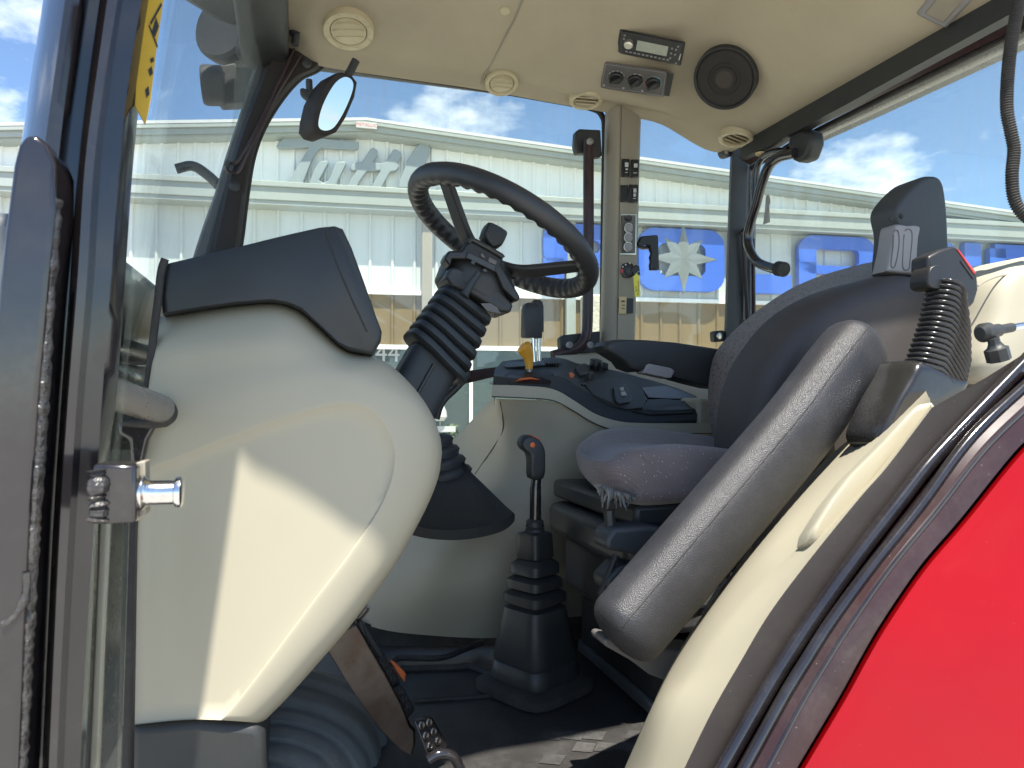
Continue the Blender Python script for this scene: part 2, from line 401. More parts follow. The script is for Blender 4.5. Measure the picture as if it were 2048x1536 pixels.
for px in (1137, 853):
    s = sz(px, 500)[0]; mb = MB(); mb.box(Q(s, (cBz + .2) / 2, .10), DS * .07, NS * .05, V((0, 0, (cBz - .2) / 2)))
    mb.build('downspout_and_reflection', 'taupe' if px == 853 else 'trim_grey', bl, bevel=.015)  # taupe column stands for a brown reflection in the shop glass
# shop front
s = SL + .5
edges = [sz(x, 800)[0] for x in (560, 690, 815, 942, 1080, 1230, 1400, 1580, 1770, 1980, 2240)]
for a, b in zip(edges, edges[1:]):
    mb = MB(); mb.prism([Q(a + .03, .35, -.06), Q(b - .03, .35, -.06), Q(b - .03, shop_top - .06, -.06), Q(a + .03, shop_top - .06, -.06)], -NS * .02)
    wn = mb.build('shop_window', 'shop_glass', bl)
for a in edges:
    mb = MB(); mb.box(Q(a, shop_top / 2, -.03), DS * .024, NS * .04, V((0, 0, shop_top / 2 - .03))); mb.build('mullion', 'white_steel' if abs(a - edges[3]) < .01 else 'dark_frame', bl)
mb = MB(); mb.prism([Q(SL, 0, 0), Q(SR, 0, 0), Q(SR, .35, 0), Q(SL, .35, 0)], -NS * .1); mb.build('plinth', 'stone', bl)
mb = MB(); mb.prism([Q(SL, 0, -.6), Q(SR, 0, -.6), Q(SR, shop_top, -.6), Q(SL, shop_top, -.6)], -NS * .1); mb.build('inner_wall', 'dark_frame', bl)
# end walls give the hall its body
for s in (SL, SR): MB().prism([Q(s, 0, -.1), Q(s, rtop(s), -.1), Q(s, rtop(s), -18), Q(s, 0, -18)], DS * .1).build('end_wall', 'wall_steel', bl)

def poly_letter(name, polys, off, dep, matn, parent, holes=None, **k):
    mb = MB()
    for p in polys:
        mb.prism([Q(*sz(x, y, off + dep), off + dep) for x, y in p], -NS * dep)
    return mb.build(name, matn, parent, bevel=.012, **k)
def zm(pts, sx=3.413, ox=500, oy=200): return [(ox + x / sx, oy + y / sx) for x, y in pts]
# script lettering on the gable
tt = empty('script_sign', Q(*sz(700, 340, .1), .1), label='grey raised script lettering reading Tuttle on the white gable', category='sign')
poly_letter('letter_t_capital', [zm([(175, 315), (230, 255), (370, 252), (460, 250), (520, 262), (745, 285), (740, 330), (700, 338), (480, 325), (437, 375), (372, 538), (360, 580), (255, 580), (275, 530), (385, 352), (402, 320), (205, 330)])], .06, .07, 'sign_grey', tt)
poly_letter('letter_u', [zm([(480, 413), (530, 412), (536, 430), (470, 545), (500, 565), (540, 545), (590, 420), (655, 418), (658, 432), (600, 550), (590, 590), (425, 590), (400, 560), (415, 535), (440, 470)])], .06, .075, 'sign_grey', tt)
poly_letter('letter_t', [zm([(840, 322), (872, 342), (872, 380), (838, 422), (890, 430), (905, 480), (800, 482), (745, 560), (735, 590), (662, 590), (680, 552), (728, 480), (690, 482), (683, 455), (712, 425), (768, 420), (820, 335)])], .06, .07, 'sign_grey', tt)
poly_letter('letter_t', [zm([(990, 333), (1030, 353), (1033, 385), (1000, 430), (1020, 447), (1000, 482), (958, 490), (912, 570), (900, 600), (825, 600), (845, 560), (892, 480), (886, 430), (926, 424), (975, 340)])], .06, .078, 'sign_grey', tt)
poly_letter('letter_l', [zm([(1190, 278), (1222, 290), (1228, 360), (1160, 520), (1110, 600), (1010, 600), (1015, 560), (1045, 490), (1080, 400), (1140, 310)])], .06, .07, 'sign_grey', tt)
poly_letter('letter_e', [zm([(1262, 470), (1300, 462), (1312, 490), (1280, 540), (1240, 570), (1290, 585), (1270, 625), (1180, 620), (1165, 590), (1185, 530), (1220, 490)])], .06, .078, 'sign_grey', tt)
# maker's plate
mp = MB(); mp.prism([Q(*sz(x, y, .33), .33) for x, y in ((712, 242), (754, 246), (754, 258), (712, 254))], -NS * .025)
pl = mp.build('name_plate', 'white_mark', None, label='small white name plate reading METALLIC at the gable peak', category='sign plate')
mp = MB(); c = Q(*sz(733, 250, .331), .331); xd = (Q(*sz(754, 252, .33), .33) - Q(*sz(712, 248, .33), .33))
text_into(mp, 'METALLIC', c, xd, V((0, 0, 1)), .062); mp.build('lettering', 'red_mark', pl)
# blue block letters
bs = empty('block_letter_sign', Q(*sz(1500, 520, .05), .05), label='row of big blue block letters reading POLARIS on the wall under the eave', category='sign')
LT = ln((1280, 455), (1750, 466), .1)(1.8); LB = ln((1280, 580), (1750, 583), .1)(1.8)
def rr(x0, x1, z0, z1, r, n=5):
    o = []
    for cx, cz, a0 in ((x1 - r, z1 - r, 0), (x0 + r, z1 - r, 90), (x0 + r, z0 + r, 180), (x1 - r, z0 + r, 270)):
        for k in range(n + 1): a = rad(a0 + 90 * k / n); o.append((cx + r * math.cos(a), cz + r * math.sin(a)))
    return o
def ring(mb, outer, inner, off, dep):
    n = len(outer); A = [Q(x, z, off + dep) for x, z in outer]; B = [Q(x, z, off + dep) for x, z in inner]
    Ab = [p - NS * dep for p in A]; Bb = [p - NS * dep for p in B]
    mb.grid([A, B, Bb, Ab], cu=True, cv=True)
LO = .05; LD = .10
def sx(px): return sz(px, 520, LO + LD)[0]
H = LT - LB
def rect(mb, x0, x1, z0, z1): mb.prism([Q(x0, z0, LO + LD), Q(x1, z0, LO + LD), Q(x1, z1, LO + LD), Q(x0, z1, LO + LD)], -NS * LD)
# P
mb = MB(); x0, x1 = sx(1087), sx(1238); ring(mb, rr(x0, x1, LB + H * .32, LT, .22), rr(x0 + .30, x1 - .28, LB + H * .55, LT - H * .25, .08), LO, LD); rect(mb, x0, x0 + .30, LB, LB + H * .45); mb.build('letter_p', 'blue_sign', bs)
# O with the star
x0, x1 = sx(1278), sx(1449); mb = MB(); ring(mb, rr(x0, x1, LB, LT, .24), rr(x0 + .30, x1 - .30, LB + H * .24, LT - H * .24, .10), LO, LD); oo = mb.build('letter_o', 'blue_sign', bs)
cx, cz = (x0 + x1) / 2 + .02, (LB + LT) / 2 + .02; pts = []
for k in range(16):
    a = rad(90 + k * 22.5); r = (H * .56 if k % 4 == 0 else (H * .46 if k % 2 == 0 else H * .24)); pts.append((cx + r * math.cos(a) * (1.05 if k % 4 == 0 else 1), cz + r * math.sin(a)))
mb = MB(); F = [Q(x, z, LO + LD + .004) for x, z in pts]; c = Q(cx, cz, LO + LD + .018)
mb.add(F + [c] + [p - NS * .05 for p in F], [[i, (i + 1) % 16, 16] for i in range(16)] + [[i, (i + 1) % 16, 17 + (i + 1) % 16, 17 + i] for i in range(16)])
mb.build('star', 'star_shaded_wall', bs, flat=True)
# L
mb = MB(); x0, x1 = sx(1466), sx(1583); rect(mb, x0, x0 + .29, LB + .285, LT); rect(mb, x0, x1, LB, LB + .285); mb.build('letter_l', 'blue_sign', bs)
# A
mb = MB(); x0, x1 = sx(1598), sx(1752); ring(mb, rr(x0, x1, LB + H * .36, LT, .24), rr(x0 + .29, x1 - .29, LB + H * .50, LT - H * .22, .07), LO, LD)
rect(mb, x0, x0 + .29, LB, LB + H * .55); rect(mb, x1 - .29, x1, LB, LB + H * .55); mb.build('letter_a', 'blue_sign', bs)
# R
mb = MB(); x0, x1 = sx(1765), sx(1915); ring(mb, rr(x0, x1, LB + H * .34, LT, .22), rr(x0 + .29, x1 - .29, LB + H * .54, LT - H * .24, .07), LO, LD)
rect(mb, x0, x0 + .29, LB, LB + H * .45); rect(mb, x1 - .32, x1, LB, LB + H * .40); mb.build('letter_r', 'blue_sign', bs)
mb = MB(); x0 = sx(1930); rect(mb, x0, x0 + .30, LB, LT); mb.build('letter_i', 'blue_sign', bs)
mb = MB(); x0, x1 = sx(1980), sx(2150)
rect(mb, x0 + .1, x1, LT - H * .25, LT); rect(mb, x0, x0 + .3, LB + H * .5, LT - H * .08); rect(mb, x0 + .1, x1 - .1, LB + H * .38, LB + H * .62); rect(mb, x1 - .3, x1, LB + H * .08, LB + H * .5); rect(mb, x0, x1 - .1, LB, LB + H * .25)
mb.build('letter_s', 'blue_sign', bs)
# street number on the shop glass
nb = MB(); text_into(nb, '44', Q(*sz(775, 708, -.05), -.05), DS, V((0, 0, 1)), .34, .004)
nb.build('house_number', 'white_mark', None, label='white number 44 stuck on the dark shop window', category='number')
# stone pillar and planting along the shop front
s0, s1 = sz(1172, 620, .5)[0], sz(1206, 620, .5)[0]; zt = sz(1190, 588, .5)[1]
mb = MB(); mb.box(Q((s0 + s1) / 2, zt / 2, .35), DS * ((s1 - s0) / 2), NS * .15, V((0, 0, zt / 2)))
mb.build('stone_pillar', 'stone', None, bevel=.03, label='pale cream stone pillar standing before the brown wall', category='pillar')
def shrub(px, py, h, label, seed):
    rnd = random.Random(seed); s, _ = sz(px, py, .7); b = Q(s, 0, .7)
    o = empty('shrub', b, label=label, category='shrub', group='shrubs along the shop front')
    st = MB()
    for k in range(5):
        e = b + V((rnd.uniform(-.25, .25), rnd.uniform(-.2, .2), h * rnd.uniform(.6, .85))); st.tube([b + V((0, 0, 0)), b.lerp(e, .5) + V((.03, 0, .05)), e], [.022, .015, .007], 6)
    st.build('trunk', 'bark', o)
    lf = MB()
    for k in range(650):
        a = rnd.uniform(0, 6.28); q = rnd.random() ** .5; zz_ = rnd.uniform(.1, 1.); wv = (.42 + .12 * math.sin(3 * a + 9 * zz_)) * (1 - .75 * max(0, zz_ - .45) / .55)
        c = b + V((math.cos(a) * q * wv, math.sin(a) * q * wv, zz_ * h)); d = V((rnd.gauss(0, 1), rnd.gauss(0, 1), rnd.gauss(.4, 1))).normalized(); e = d.orthogonal().normalized(); l = rnd.uniform(.05, .10)
        lf.add([c - e * l * .25, c + d * l * .5, c + e * l * .25, c - d * l * .5], [[0, 1, 2, 3]])
    lf.build('foliage', 'leaf', o, flat=True, weld=False)
shrub(893, 850, 1.55, 'taller dark green shrub close behind the small white sign', 3)
shrub(955, 872, 1.35, 'low round green shrub against the shop window beside the white mullion', 5)
sg = empty('yard_sign', Q(sz(878, 850, 1.1)[0], 0, 1.1), label='small white sign on a thin stake in front of the shop', category='sign')
c0 = sz(880, 832, 1.1); mb = MB(); mb.tube([Q(c0[0], 0, 1.1), Q(c0[0], c0[1], 1.1)], .012, 8); mb.build('stake', 'steel', sg)
mb = MB(); mb.lathe(Q(c0[0], c0[1] - .06, 1.1), (0, 0, 1), [(.05, 0), (.09, .05), (.08, .12), (.03, .24), (.004, .30)], 12); mb.box(Q(c0[0] + .02, c0[1] - .16, 1.1), DS * .17, NS * .012, V((0, 0, .035))); mb.box(Q(c0[0], c0[1] - .25, 1.1), DS * .09, NS * .012, V((0, 0, .03)))
mb.build('board', 'white_mark', sg)

# ================================================================== the tractor
T = empty('tractor', (.6, 1.3, 0), label='red farm tractor seen through its open cab door, beige and black cab inside', category='tractor')
Zc = lambda z: CZ + z                       # heights measured from the eye
FLOOR = CZ - .60
def rails(name, matn, data, parent, n=6, **k):
    """data: list of (Y, pixel polyline); lofts neighbouring rails"""
    rows = [cat(PY(pts, y) if not callable(y) else [pY(a, b, y(a, b)) for a, b in pts], n) for y, pts in data]
    mb = MB(); mb.grid(rows); return mb.build(name, matn, parent, **k)

# ---- near front post
st = (-1700, -1000, -160, 130, 330, 560, 800, 1050, 1300, 1620)
def post_rail(xs, Y): return (Y, list(zip(xs, st)))
fp = empty('front_post', pY(150, 700, .65), T)
rows = []
for xs, Y in (((115, 70, 42, 12, -12, -30, -42, -55), .80), ((112, 66, 36, 4, -20, -38, -50, -64), .68), ((125, 82, 52, 26, 0, -15, -26, -40), .625),
              ((155, 112, 85, 62, 42, 26, 12, 0), .605), ((185, 140, 116, 98, 78, 62, 50, 36), .612), ((200, 156, 130, 114, 94, 78, 66, 52), .635),
              ((203, 160, 134, 118, 98, 82, 70, 57), .66), ((224, 180, 156, 140, 122, 106, 94, 80), .662), ((226, 182, 158, 142, 124, 108, 96, 82), .635),
              ((240, 196, 170, 155, 136, 120, 108, 94), .622), ((262, 214, 188, 174, 154, 138, 124, 110), .625), ((268, 222, 196, 182, 162, 146, 132, 118), .65),
              ((272, 226, 202, 188, 168, 152, 138, 124), .668), ((310, 262, 238, 222, 204, 188, 172, 156), .672), ((330, 288, 266, 250, 232, 196, 182, 166), .690), ((330, 288, 266, 250, 232, 196, 182, 166), .80)):
    xs = (xs[0] + 250, xs[0] + 138) + xs
    rows.append(cat(PY(list(zip(xs, st)), Y), 6))
mb = MB(); mb.grid(rows); mb.build('post_profile', 'gloss_black', fp, sharp=50)
# overlapping lower plate with a rounded top, its weld and the rusty weld ring
pl = [(34, 1640), (30, 1200), (20, 800), (22, 500), (30, 330), (40, 285), (58, 268), (80, 272), (100, 292), (112, 330), (114, 400), (104, 560), (84, 800), (66, 1050), (52, 1300), (38, 1640)]
pl = [(-55, 1640), (-48, 1300), (-34, 1000), (-14, 700), (8, 470), (26, 330), (36, 290), (50, 270), (72, 268), (95, 288), (110, 325), (110, 420), (96, 560), (76, 800), (58, 1050), (46, 1300), (32, 1640)]
mb = MB(); mb.prism(PY(pl, .592), V((0, .05, 0))); mb.build('post_plate', 'gloss_black', fp, bevel=.008, bseg=3)
wb_ = cat(PY([(113, 400), (105, 520), (96, 640), (86, 800), (76, 950), (66, 1100), (58, 1250), (50, 1400), (40, 1600)], .60), 14)
rnd = random.Random(2); mb = MB(); mb.tube(wb_, [.0046 + rnd.uniform(-.0009, .0012) for _ in wb_], 9, flat=.8); mb.build('weld_bead', 'weld', fp)
ringp = [pY(-8 + 62 * math.cos(a), 1165 + 86 * math.sin(a), .5915) for a in [k * math.pi / 14 for k in range(-1, 7)]]
mb = MB(); mb.tube(ringp, [.0026 + rnd.uniform(-.0006, .0006) for _ in ringp], 9); mb.build('weld_ring', 'weld', fp)
# striker: welded block, chrome pin
sk = empty('door_striker', pY(230, 985, .6), fp)
mb = MB(); mb.prism(PY([(184, 928), (272, 930), (272, 1046), (186, 1050)], .585), V((0, .035, 0))); mb.build('striker_block', 'gloss_black', sk, bevel=.003)
wl = PY([(193, 940), (196, 965), (192, 990), (197, 1015), (193, 1045)], .583); wl = cat(wl, 6)
mb = MB(); mb.tube(wl, [.006 + rnd.uniform(-.002, .002) for _ in wl], 8); mb.build('weld_bead', 'weld', sk)
mb = MB(); mb.prism(PY([(270, 926), (290, 922), (291, 1030), (276, 1042), (270, 1042)], .60), V((0, .02, 0))); mb.build('backing_plate', 'taupe', sk, bevel=.001)
c = pY(276, 986, .60); e = pY(366, 984, .60); ax = (e - c); hl = ax.length
mb = MB(); mb.lathe(c, ax, [(.0, 0), (.012, 0), (.0135, .002), (.0135, .004), (.0105, .006), (.0093, .009), (.0093, hl - .006), (.0112, hl - .005), (.0118, hl - .003), (.0118, hl - .001), (.010, hl), (0, hl)], 24)
mb.build('pin', 'chrome', sk)

# ---- windshield, far front post, side glass
def pane(name, matn, rows, parent=T, th=.005, **k):
    mb = MB(); mb.grid(rows); return mb.build(name, matn, parent, solid=th, **k)
near = PY([(372, -260), (330, -20), (288, 260), (268, 500), (248, 760), (222, 1000), (205, 1250), (190, 1560)], .685)
far = PY([(600, -60), (548, 40), (515, 160), (480, 260), (440, 400), (405, 520), (385, 640), (365, 800)], 2.02)
near, far = cat(near, 4), cat(far, 4)
rows = []
for k in range(9):
    t = k / 8; rows.append([a.lerp(b, t) + V((-.055 * 4 * t * (1 - t), 0, 0)) for a, b in zip(near, far)])
ws = pane('windshield', 'glass_windshield', rows)
# yellow warning decal on the near edge of the windshield
def ws_pt(px, py):
    d = ray(px, py)
    best = None
    for k in range(400):
        t = .55 + k * .001; p = CAM + d * t
        # bowed sheet: X at this (Y, Z)
        i = min(range(len(near)), key=lambda i: abs(near[i].z - p.z)); u = (p.y - near[i].y) / (far[i].y - near[i].y)
        q = near[i].lerp(far[i], max(0, min(1, u))) + V((-.055 * 4 * u * (1 - u), 0, 0)); e = abs(q.x + .006 - p.x)
        if best is None or e < best[0]: best = (e, p)
    return best[1]
dec = [(292, -60), (340, -60), (327, 0), (313, 100), (301, 205), (291, 249), (270, 212), (276, 110), (288, 20)]
mb = MB(); mb.prism(PY(dec, .683), V((-.0006, .001, 0))); d0 = mb.build('warning_decal', 'yellow', ws)
mb = MB()
for poly in ([(300, 45), (322, 5), (324, 10), (302, 50)], [(299, 48), (316, 92), (314, 96), (297, 52)], [(304, 62), (312, 34), (318, 52), (310, 74)], [(296, 140), (303, 132), (306, 146), (300, 153)], [(300, 118), (307, 114), (308, 122), (302, 126)], [(290, 180), (297, 172), (299, 188), (293, 196)]):
    mb.prism(PY(poly, .6824), V((0, .0004, 0)))
mb.build('pictogram', 'ink', ws)

pf = empty('front_post', pY(500, 300, 2.02), T)
L_ = [(545, -60), (540, 40), (512, 130), (482, 220), (452, 310), (428, 390), (400, 470), (380, 540), (360, 660), (340, 860)]
M_ = [(566, -60), (560, 60), (532, 130), (498, 215), (468, 300), (448, 380), (432, 450), (415, 530), (396, 660), (376, 860)]
R_ = [(668, 70), (642, 132), (600, 156), (562, 198), (527, 255), (506, 312), (494, 380), (484, 460), (472, 560), (452, 860)]
rails('post_skin', 'black', [(2.06, L_), (2.03, [(x + 4, y) for x, y in L_]), (2.03, M_), (2.01, [(x + 5, y) for x, y in M_])], pf)
rails('post_cover', 'rubber_matte', [(2.035, [(x + 3, y) for x, y in M_]), (1.99, [(x + 8, y) for x, y in M_]), (1.985, [((a[0] + b[0]) / 2, (a[1] + b[1]) / 2) for a, b in zip(M_, R_)]), (1.99, [(x - 9, y - 2) for x, y in R_]), (2.01, R_), (2.09, [(x + 1, y + 1) for x, y in R_])], pf, sharp=50)
mb = MB(); mb.tube(cat(PY(R_, 2.06), 6), .009, 8); mb.build('window_seal', 'rubber', pf)
mb = MB(); mb.tube(cat(PY([(588, 98), (560, 160), (520, 245), (480, 318), (456, 328), (454, 340), (466, 346), (480, 338), (505, 285), (545, 205), (600, 112)], 1.965), 6), .0042, 8); mb.build('trim_wire', 'gloss_trim', pf)
mb = MB(); mb.prism(PY([(452, 318), (461, 323), (457, 336), (447, 331)], 1.96), V((0, .012, 0))); mb.build('wire_clip', 'black', pf, bevel=.001)
for x, y in ((469, 373), (613, 127)):
    mb = MB(); mb.lathe(pY(x, y, 1.985), (0.15, -1, 0), [(0, -.004), (.013, -.004), (.013, .004), (.008, .006), (.008, .003), (0, .003)], 14); mb.build('bolt', 'charcoal', pf)
mb = MB(); mb.tube(PY([(563, -80), (560, 40), (553, 98)], 1.95), .014, 12); mb.build('cover_tube', 'charcoal', pf)
mb = MB(); mb.tube(PY([(594, -80), (592, 70)], 1.93), .0175, 14); mb.tube(PY([(592, 66), (590, 90)], 1.93), .010, 12); mb.build('gas_strut', 'charcoal', pf)

# work lights and mirror arm outside the windshield
wl_ = empty('work_light', pY(470, 70, 2.15), T)
mb = MB(); mb.lathe(pY(460, 66, 2.25), (-.55, -.83, .05), [(0, -.10), (.05, -.10), (.085, -.05), (.098, .0), (.098, .03), (.088, .04), (0, .03)], 28); mb.build('lamp_shell', 'ink', wl_)
mb = MB(); mb.prism(PY([(480, 20), (540, 10), (540, 125), (500, 128), (470, 100)], 2.17), V((0, .05, 0))); mb.build('lamp_bracket', 'ink', wl_, bevel=.008)
wl2 = empty('mirror_mount', pY(440, 165, 2.15), T)
mb = MB(); mb.prism(PY([(440, 130), (470, 124), (476, 134), (508, 132), (490, 204), (440, 206), (433, 190)], 2.2), V((0, .06, 0))); mb.build('mount_block', 'ink', wl2, bevel=.006)
mb = MB(); mb.lathe(pY(404, 170, 2.2), (1, 0, .08), [(0, 0), (.052, 0), (.056, .01), (.056, .055), (.044, .06), (0, .06)], 20); mb.build('mount_barrel', 'ink', wl2)
for y in (145, 183):
    mb = MB(); mb.lathe(pY(443, y, 2.19), (0.1, -1, 0), [(0, -.004), (.009, -.004), (.009, .003), (.005, .005), (0, .005)], 12); mb.build('bolt', 'charcoal', wl2)
mb = MB(); mb.tube(cat(PY([(438, 372), (415, 350), (385, 332), (352, 338)], 2.12), 6), .014, 10); mb.build('mirror_arm', 'black', T)
# bonnet beyond the windshield
bn = empty('bonnet', (-.9, 1.3, CZ), T)
zt_ = pY(300, 503, 1.0).z
pr = [(-.235, zt_ - .10), (-.235, zt_ + .02), (-.32, zt_ + .035), (-1.5, zt_ + .0), (-1.75, zt_ - .08), (-1.8, zt_ - .20), (-1.8, zt_ - .24), (-.235, zt_ - .12)]
mb = MB(); mb.prism([V((x, .97, z)) for x, z in pr], V((0, .62, 0))); mb.build('bonnet_top', 'hood_grey', bn, bevel=.03, bseg=3)
mb = MB(); mb.bx(-1.78, -.24, 1.0, 1.57, zt_ - .75, zt_ - .13); mb.build('engine_side', 'grey_tube', bn, bevel=.03)

# side window, its frame, the door pillar with switches
side = PY([(470, 120), (1206, 120), (1200, 920), (440, 920)], 2.075)
mb = MB(); mb.prism(side, V((0, .005, 0))); sw = mb.build('side_window', 'glass', T)
fr = empty('window_frame', pY(900, 400, 2.06), T)
mb = MB(); mb.tube(cat(PY([(600, 118), (640, 126), (760, 146), (950, 174), (1100, 200), (1180, 216), (1204, 232), (1209, 270), (1207, 420), (1204, 690)], 2.07), 6), .0095, 8); mb.build('frame_seal', 'rubber', fr)
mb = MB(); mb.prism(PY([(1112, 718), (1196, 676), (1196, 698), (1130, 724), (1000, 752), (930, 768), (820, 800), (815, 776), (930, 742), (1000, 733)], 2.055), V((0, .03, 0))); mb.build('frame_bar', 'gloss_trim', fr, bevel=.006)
gh = empty('grab_handle', pY(1180, 480, 1.98), T)
mb = MB(); mb.prism(PY([(1152, 262), (1160, 257), (1202, 259), (1205, 312), (1188, 314), (1186, 304), (1154, 306), (1150, 290)], 2.0), V((0, .03, 0))); mb.build('handle_bracket', 'black', gh, bevel=.005)
mb = MB(); mb.prism(PY([(1120, 676), (1128, 670), (1200, 662), (1200, 706), (1122, 709)], 1.995), V((0, .03, 0))); mb.build('handle_bracket', 'black', gh, bevel=.004)
mb = MB(); mb.tube(cat(PY([(1178, 280), (1177, 330), (1177, 450), (1176, 560), (1175, 640), (1172, 672), (1160, 692), (1140, 702), (1105, 712)], 1.975), 6), .0165, 14); mb.build('handle_bar', 'gloss_trim', gh)
for x, y in ((1180, 283), (1139, 690), (1180, 690)):
    mb = MB(); mb.lathe(pY(x, y, 1.955), (0.15, -1, 0), [(0, -.004), (.010, -.004), (.010, .004), (.006, .006), (.006, .003), (0, .003)], 14); mb.build('bolt', 'grey_plastic', gh)

dp = empty('door_pillar', pY(1245, 450, 2.0), T)
ys = (205, 300, 420, 540, 640, 740)
def vr(x0, x1, Y): return (Y, [(x0 + (x1 - x0) * k / 5, y) for k, y in enumerate(ys)])
rails('pillar_cover', 'taupe', [vr(1211, 1198, 2.06), vr(1213, 1200, 2.02), vr(1219, 1206, 1.985), vr(1234, 1222, 1.965), vr(1241, 1230, 1.962), vr(1243, 1232, 1.966), vr(1244, 1234, 1.962), vr(1278, 1262, 1.985), vr(1282, 1266, 2.0), vr(1283, 1268, 2.06)], dp, sharp=60)
PYv = 1.966
def plate(name, x0, x1, y0, y1, matn, parent, th=.006, Y=None, bev=.003, sk=0.):
    Y = Y or PYv
    mb = MB(); mb.prism([pY(x0, y0, Y), pY(x1, y0 + sk, Y + .012 * (x1 - x0) / 40), pY(x1 - 1, y1 + sk, Y + .012 * (x1 - x0) / 40), pY(x0 - 1, y1, Y)], V((-.3, -1, 0)).normalized() * th)
    return mb.build(name, matn, parent, bevel=bev, bseg=2)
def marks(o_parent, lst, Y, matn='white_mark', name='symbol'):
    mb = MB()
    for x0, x1, y0, y1 in lst: mb.prism(PY([(x0, y0), (x1, y0), (x1, y1), (x0, y1)], Y), V((0, .0008, 0)))
    return mb.build(name, matn, o_parent)
for (x0, x1, y0, y1) in ((1243, 1259, 319, 355), (1261, 1277.5, 320, 356), (1240.5, 1256, 371, 405), (1258, 1276, 370, 406)):
    s_ = plate('rocker_switch', x0, x1, y0, y1, 'dark_face', dp, .008)
for b in ([(1250, 1257, 325, 334), (1251, 1256, 337, 340), (1250, 1256, 344, 345.4)], [(1268, 1275, 327, 335), (1267, 1274, 345, 346.4)], [(1267, 1273, 377, 385), (1267, 1272, 387, 393), (1266, 1272, 396, 397.3)]):
    marks(dp, b, 1.9555)
pn = plate('socket_panel', 1240, 1273.5, 428, 510, 'silver', dp, .003, bev=.002)
plate('socket_face', 1242.5, 1271, 431, 507, 'panel_grey', dp, .006, bev=.003)
for k, y in enumerate((437, 457, 476, 495)):
    c = pY(1257 - k * .5, y, 1.957); mb = MB(); mb.lathe(c, (-.25, -1, 0), [(.0, .0), (.0135, 0), (.0135, .006), (.0105, .009), (0, .009)] if k else [(0, 0), (.010, 0), (.010, .004), (.007, .003), (0, .002)], 18)
    mb.build('socket', 'dark_face' if k == 0 else 'grey_plastic', dp)
    if k:
        mb = MB(); mb.tube([c + V((.0145 * math.cos(a), -.005, .0145 * math.sin(a))) for a in [rad(40 + 12 * j) for j in range(19)]], .0018, 6); mb.build('socket_rim', 'silver', dp)
# ignition
ig = empty('ignition_switch', pY(1256, 541, 1.96), dp)
mb = MB(); mb.lathe(pY(1255, 541, 1.964), (-.25, -1, 0), [(0, 0), (.024, 0), (.024, .003), (.022, .004), (0, .004)], 24); mb.build('switch_plate', 'dark_face', ig)
mb = MB(); mb.lathe(pY(1258, 543, 1.960), (-.25, -1, 0), [(0, 0), (.014, 0), (.013, .010), (.009, .012), (.009, .010), (0, .010)], 20); mb.build('barrel', 'charcoal', ig)
marks(ig, [(1241.5, 1246, 538, 546)], 1.954, 'red_mark', 'stop_mark'); marks(ig, [(1244.5, 1247, 532, 535.5), (1250, 1253, 527.5, 531), (1258, 1261, 525, 528)], 1.954)
# yellow sticker and blank switch
plate('rocker_switch', 1236, 1267, 597, 627, 'dark_face', dp, .006); plate('paper_sticker', 1237.5, 1252.5, 594, 628, 'kraft', dp, .0075, bev=.0005)
marks(dp, [(1243, 1250, 601, 604), (1244, 1250, 609.5, 611), (1244, 1250, 616, 617.5)], 1.952, 'ink', 'print')
# the key with its tag hangs in the switch: a thing of its own
ky = empty('ignition_key', pY(1272, 540, 1.94), None, label='black ignition key with a yellow paper tag hanging on the beige door pillar', category='key')
mb = MB(); mb.prism(PY([(1263, 538), (1272, 529), (1279, 532), (1281, 548), (1275, 556), (1267, 549)], 1.938), V((0, .005, 0))); mb.build('key_bow', 'dark_face', ky, bevel=.0015)
mb = MB(); mb.tube([pY(1261, 543, 1.952), pY(1268, 543, 1.94)], .003, 8); mb.build('key_blade', 'chrome', ky)
mb = MB(); mb.tube([pY(1278 + 4.5 * math.cos(a), 549 + 6 * math.sin(a), 1.938) for a in [k * math.pi / 8 for k in range(17)]], .0006, 5); mb.build('key_ring', 'chrome', ky)
mb = MB(); mb.prism(PY([(1267, 553), (1273, 546), (1278, 552), (1281, 593), (1270, 594.5)], 1.934), V((0, .001, 0))); tg = mb.build('tag', 'tag_yellow', ky)
mb = MB()
rnd = random.Random(4)
for col, y0, y1 in ((1272.3, 572, 584), (1276.6, 562, 588)):
    y = y0
    while y < y1: h = rnd.uniform(1, 2.6); x = col + rnd.uniform(-.5, .5); mb.prism(PY([(x - .9, y), (x + .9, y + .5), (x + .7, y + h), (x - .7, y + h)], 1.9335), V((0, .0003, 0))); y += h + .7
mb.build('handwriting', 'ink', ky)

# rear quarter window with its latch, rear corner post
mb = MB(); mb.prism(PY([(1262, 200), (1480, 240), (1462, 900), (1250, 900)], 2.05), V((0, .005, 0))); qw = mb.build('quarter_window', 'glass', T)
lt_ = empty('window_latch', pY(1300, 505, 2.0), T)
mb = MB(); mb.prism(PY([(1281, 476), (1284, 472), (1314, 469.5), (1317, 473), (1319, 540), (1302, 540), (1301, 530), (1303, 522), (1301, 514), (1304, 506), (1302, 499), (1301, 491), (1292, 489), (1284, 495), (1278, 492), (1276, 488)], 1.995), V((0, .016, 0))); mb.build('latch_grip', 'dark_face', lt_, bevel=.003)
mb = MB(); mb.tube(PY([(1272, 489), (1284, 496), (1300, 495)], 2.01), .006, 8); mb.build('latch_pin', 'steel', lt_)
mb = MB(); mb.tube(PY([(1300, 495), (1303, 496)], 2.05), .012, 10); mb.build('latch_boss', 'black', lt_)
cp = empty('corner_post', pY(1480, 480, 1.98), T)
cs = (270, 330, 420, 520, 620, 720, 900)
def cr_(a, b, Y): return (Y, [(a + (b - a) * k / 6, y) for k, y in enumerate(cs)])
